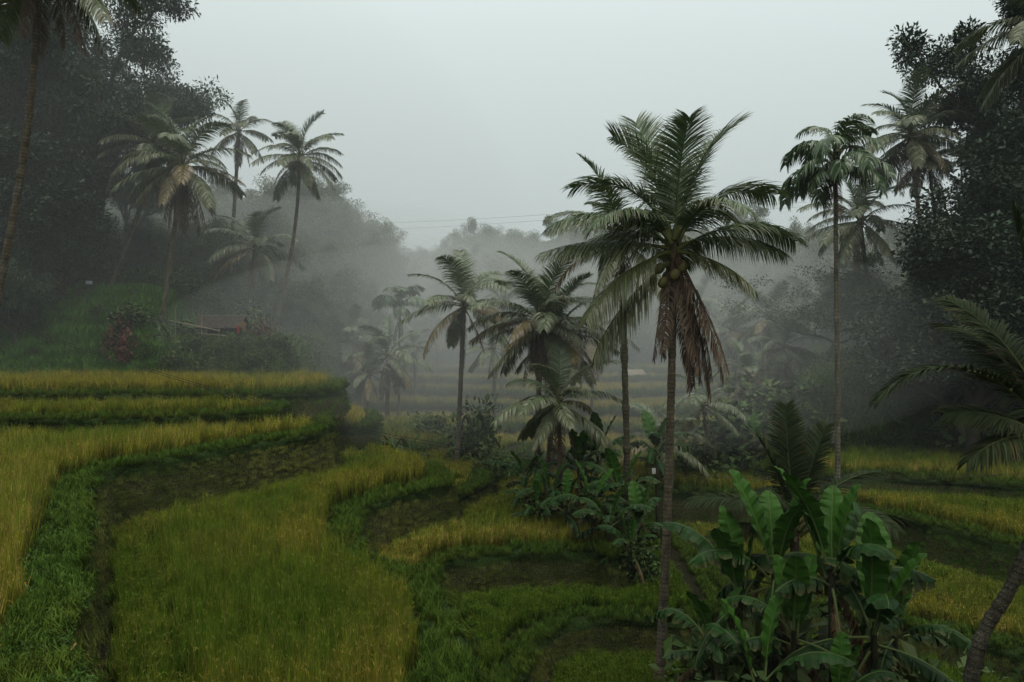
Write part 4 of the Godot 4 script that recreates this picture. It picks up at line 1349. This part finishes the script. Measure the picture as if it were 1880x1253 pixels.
func slab_box(mb: MB, lo: Vector3, hi: Vector3, col: Color) -> void:
	var p := [Vector3(lo.x, lo.y, lo.z), Vector3(hi.x, lo.y, lo.z), Vector3(hi.x, lo.y, hi.z), Vector3(lo.x, lo.y, hi.z), Vector3(lo.x, hi.y, lo.z), Vector3(hi.x, hi.y, lo.z), Vector3(hi.x, hi.y, hi.z), Vector3(lo.x, hi.y, hi.z)]
	for f in [[0, 1, 2, 3], [7, 6, 5, 4], [0, 4, 5, 1], [1, 5, 6, 2], [2, 6, 7, 3], [3, 7, 4, 0]]:
		mb.quad(p[f[0]], p[f[1]], p[f[2]], p[f[3]], col, col)


func cable(label: String, pts: Array, w: float) -> void:
	var path := PackedVector3Array()
	for k in pts.size() - 1:
		for q in 8:
			var f := q / 8.0
			var p: Vector3 = pts[k].lerp(pts[k + 1], f)
			p.y -= 4.0 * f * (1.0 - f) * pts[k].distance_to(pts[k + 1]) * 0.006
			path.append(p)
	path.append(pts[pts.size() - 1])
	var rad := PackedFloat32Array()
	var cols := PackedColorArray()
	for k in path.size():
		rad.append(w)
		cols.append(Color(0.02, 0.02, 0.022))
	var mb := MB.new()
	mb.tube(path, rad, 5, cols)
	tag(obj("cable", mb.done(M.plain, true)), label, "cable")


func hut(label: String, at_: Vector3, wide: float, deep: float, high: float, turn: float, thatch: Color, posts: Color, walled: bool) -> Node3D:
	var r := rg(int(at_.x * 100.0))
	var t := thing("hut", label, "hut", at_)
	t.rotation.y = turn
	var mb := MB.new()
	slab_box(mb, Vector3(-wide * 0.5, 0.3, -deep * 0.5), Vector3(wide * 0.5, 0.38, deep * 0.5), Color(0.07, 0.055, 0.04))
	obj("floor", mb.done(M.plain), t)
	for x in [-1.0, 1.0]:
		for z in [-1.0, 1.0]:
			mb = MB.new()
			rod(mb, Vector3(x * wide * 0.47, -0.3, z * deep * 0.47), Vector3(x * wide * 0.47, high, z * deep * 0.47), 0.05, posts)
			obj("post", mb.done(M.plain, true), t)
	if walled:
		mb = MB.new()
		slab_box(mb, Vector3(-wide * 0.46, 0.4, -deep * 0.47), Vector3(wide * 0.46, high, -deep * 0.44), Color(0.035, 0.03, 0.024))
		obj("back_wall", mb.done(M.plain), t)
		mb = MB.new()
		slab_box(mb, Vector3(-wide * 0.46, 0.4, deep * 0.42), Vector3(wide * 0.1, high * 0.45, deep * 0.45), Color(0.05, 0.04, 0.03))
		obj("front_panel", mb.done(M.plain), t)
	mb = MB.new()
	var rise := high * 0.32
	for side in [-1.0, 1.0]:
		for row in 9:   # bundles of thatch, each row over the one below
			for q in 26:
				var f0 := row / 9.0
				var f1 := f0 + 0.2
				var x := lerpf(-0.6, 0.6, (q + r.randf()) / 26.0) * wide
				var z0: float = side * lerpf(0.68, 0.0, f0) * deep
				var z1: float = side * lerpf(0.68, 0.0, minf(f1, 1.0)) * deep
				var y0 := high + lerpf(-0.25, rise, f0) + 0.04
				var y1 := high + lerpf(-0.25, rise, minf(f1, 1.0)) + 0.02
				var w := wide * 0.035
				var c := thatch * r.randf_range(0.7, 1.3)
				var dz: float = side * r.randf_range(0.0, 0.08)
				mb.quad(Vector3(x - w, y0, z0 + dz), Vector3(x + w, y0, z0 + dz), Vector3(x + w, y1, z1), Vector3(x - w, y1, z1), c, c)
		mb.quad(Vector3(-wide * 0.6, high - 0.28, side * deep * 0.66), Vector3(wide * 0.6, high - 0.28, side * deep * 0.66), Vector3(wide * 0.6, high + rise - 0.03, 0), Vector3(-wide * 0.6, high + rise - 0.03, 0), thatch * 0.6, thatch * 0.6)
	obj("roof", mb.done(M.dead), t)
	return t


func cloth(label: String, at_: Vector3, w: float, h: float, col: Color, turn := 0.0) -> void:
	var mb := MB.new()
	for side in [0.0, 0.012]:
		for k in 8:
			for q in 6:
				var g := func(a: int, b: int) -> Vector3: return Vector3((a / 8.0 - 0.5) * w * (1.0 - 0.15 * b / 6.0), -h * b / 6.0, 0.05 * sin(a * 1.9) * (0.3 + b / 6.0) + side)
				mb.quad(g.call(k, q), g.call(k + 1, q), g.call(k + 1, q + 1), g.call(k, q + 1), col, col * 0.95)
	var o := obj("cloth", mb.done(M.dead))
	o.position = at_
	o.rotation.y = turn
	tag(o, label, "cloth")


func build_small_things() -> void:
	var hx := at(408, 0, 38.5).x
	hut("dark thatched field hut on the left bank with a red and a yellow cloth", Vector3(hx, surface_h(hx, 38.5), -38.5), 1.9, 1.5, 1.35, 0.15, Color(0.05, 0.045, 0.035), Color(0.06, 0.05, 0.035), true)
	cloth("red cloth hanging at the right end of the thatched hut", at(437, 598, 37.4), 0.14, 0.4, Color(0.3, 0.04, 0.03))
	cloth("yellow cloth hanging behind the red cloth on the thatched hut", at(447, 592, 37.5), 0.2, 0.45, Color(0.2, 0.12, 0.03), 0.3)
	var fx := at(1160, 0, 68.0).x
	hut("small pale thatched hut far behind the mossy palm trunk", Vector3(fx, surface_h(fx, 68.0), -68.0), 1.7, 1.6, at(0, 684, 68.0).y - surface_h(fx, 68.0), 0.2, Color(0.3, 0.26, 0.2), Color(0.4, 0.4, 0.38), false)
	var rx := at(1515, 0, 35.8).x
	hut("low grey lean-to shelter at the foot of the right bank by the areca trunk", Vector3(rx, surface_h(rx, 35.8), -35.8), 1.1, 0.8, maxf(0.6, at(0, 803, 35.8).y - surface_h(rx, 35.8)), -0.25, Color(0.06, 0.058, 0.052), Color(0.05, 0.045, 0.035), false)
	# bamboo rail on the left bank
	var t := thing("bamboo_fence", "pale bamboo rail fence on the left bank beside the hut", "fence", at(355, 600, 36.6))
	var mb := MB.new()
	rod(mb, at(308, 588, 36.8) - t.position, at(404, 608, 36.4) - t.position, 0.026, Color(0.2, 0.18, 0.12))
	obj("rail", mb.done(M.plain, true), t)
	mb = MB.new()
	rod(mb, at(360, 612, 36.6) - t.position, at(416, 617, 36.4) - t.position, 0.022, Color(0.15, 0.135, 0.1))
	obj("rail", mb.done(M.plain, true), t)
	for q in [[369, 563, 642], [321, 560, 625], [400, 600, 640]]:
		mb = MB.new()
		rod(mb, at(q[0], q[2], 36.6) - t.position, at(q[0] + 2, q[1], 36.6) - t.position, 0.022, Color(0.15, 0.14, 0.1))
		obj("post", mb.done(M.plain, true), t)
	cloth("small white sheet among the trees at the top of the green slope", at(164, 516, 42.0), 0.36, 0.2, Color(0.5, 0.55, 0.6), 0.5)
	cloth("small white flag among the bananas left of the main palm trunk", at(1201, 861, 24.0), 0.12, 0.18, Color(0.55, 0.55, 0.54), 0.3)
	# cables
	cable("dark cable crossing the left slope down to the palms, upper of the pair", [at(-80, 555, 21.0), at(190, 652, 22.0), at(480, 738, 23.5), at(640, 785, 25.0), at(985, 842, 28.0)], 0.008)
	cable("dark cable crossing the left terraces, lower of the pair", [at(-80, 560, 21.0), at(190, 656, 21.8), at(480, 742, 23.2), at(640, 790, 24.6), at(985, 848, 28.0)], 0.008)
	cable("thin cable strung above the right terraces", [at(1235, 874, 17.0), at(1560, 880, 21.0), at(1960, 866, 25.0)], 0.007)
	cable("upper of two thin wires across the sky over the misty hill", [at(640, 412, 96.0), at(1000, 395, 96.0), at(1480, 372, 96.0)], 0.014)
	cable("lower of two thin wires across the sky over the misty hill", [at(640, 424, 96.0), at(1000, 405, 96.0), at(1480, 380, 96.0)], 0.014)
	mb = MB.new()
	var foot := at(80, 1255, 8.2)
	rod(mb, Vector3.ZERO, at(132, 1187, 8.6) - foot, 0.012, Color(0.3, 0.18, 0.07))
	var st := obj("bamboo_stick", mb.done(M.plain, true))
	st.position = foot
	tag(st, "thin orange-brown stick leaning over the weeds at the bottom left", "stick")


func build_mist() -> void:
	var banks := [[Vector3(-22, 3, -84), Vector3(72, 20, 76), 0.007], [Vector3(8, 2, -100), Vector3(130, 20, 84), 0.004], [Vector3(3, -1, -62), Vector3(56, 15, 78), 0.006], [Vector3(-9, -3, -66), Vector3(34, 13, 50), 0.004], [Vector3(-28, 4, -60), Vector3(60, 50, 64), 0.0042], [Vector3(17, 1, -62), Vector3(40, 18, 42), 0.004], [Vector3(0, 0, -74), Vector3(150, 46, 100), 0.0016]]
	var label := ["pale mist bank before the wooded hill on the left", "wide mist bank hanging over the far hill", "thin mist over the far terraces", "low mist pooled where the left bank ends", "mist drifting among the palms and trees of the left bank", "thin mist behind the areca palm on the right", "thin veil of rain mist over the whole far valley"]
	for k in banks.size():
		var f := FogVolume.new()
		f.name = numbered("mist")
		f.shape = RenderingServer.FOG_VOLUME_SHAPE_ELLIPSOID
		f.position = banks[k][0]
		f.size = banks[k][1]
		var m := FogMaterial.new()
		m.density = banks[k][2]
		m.albedo = Color(0.96, 1.0, 0.995)
		f.material = m
		add_child(f)
		tag(f, label[k], "mist", "", "stuff")
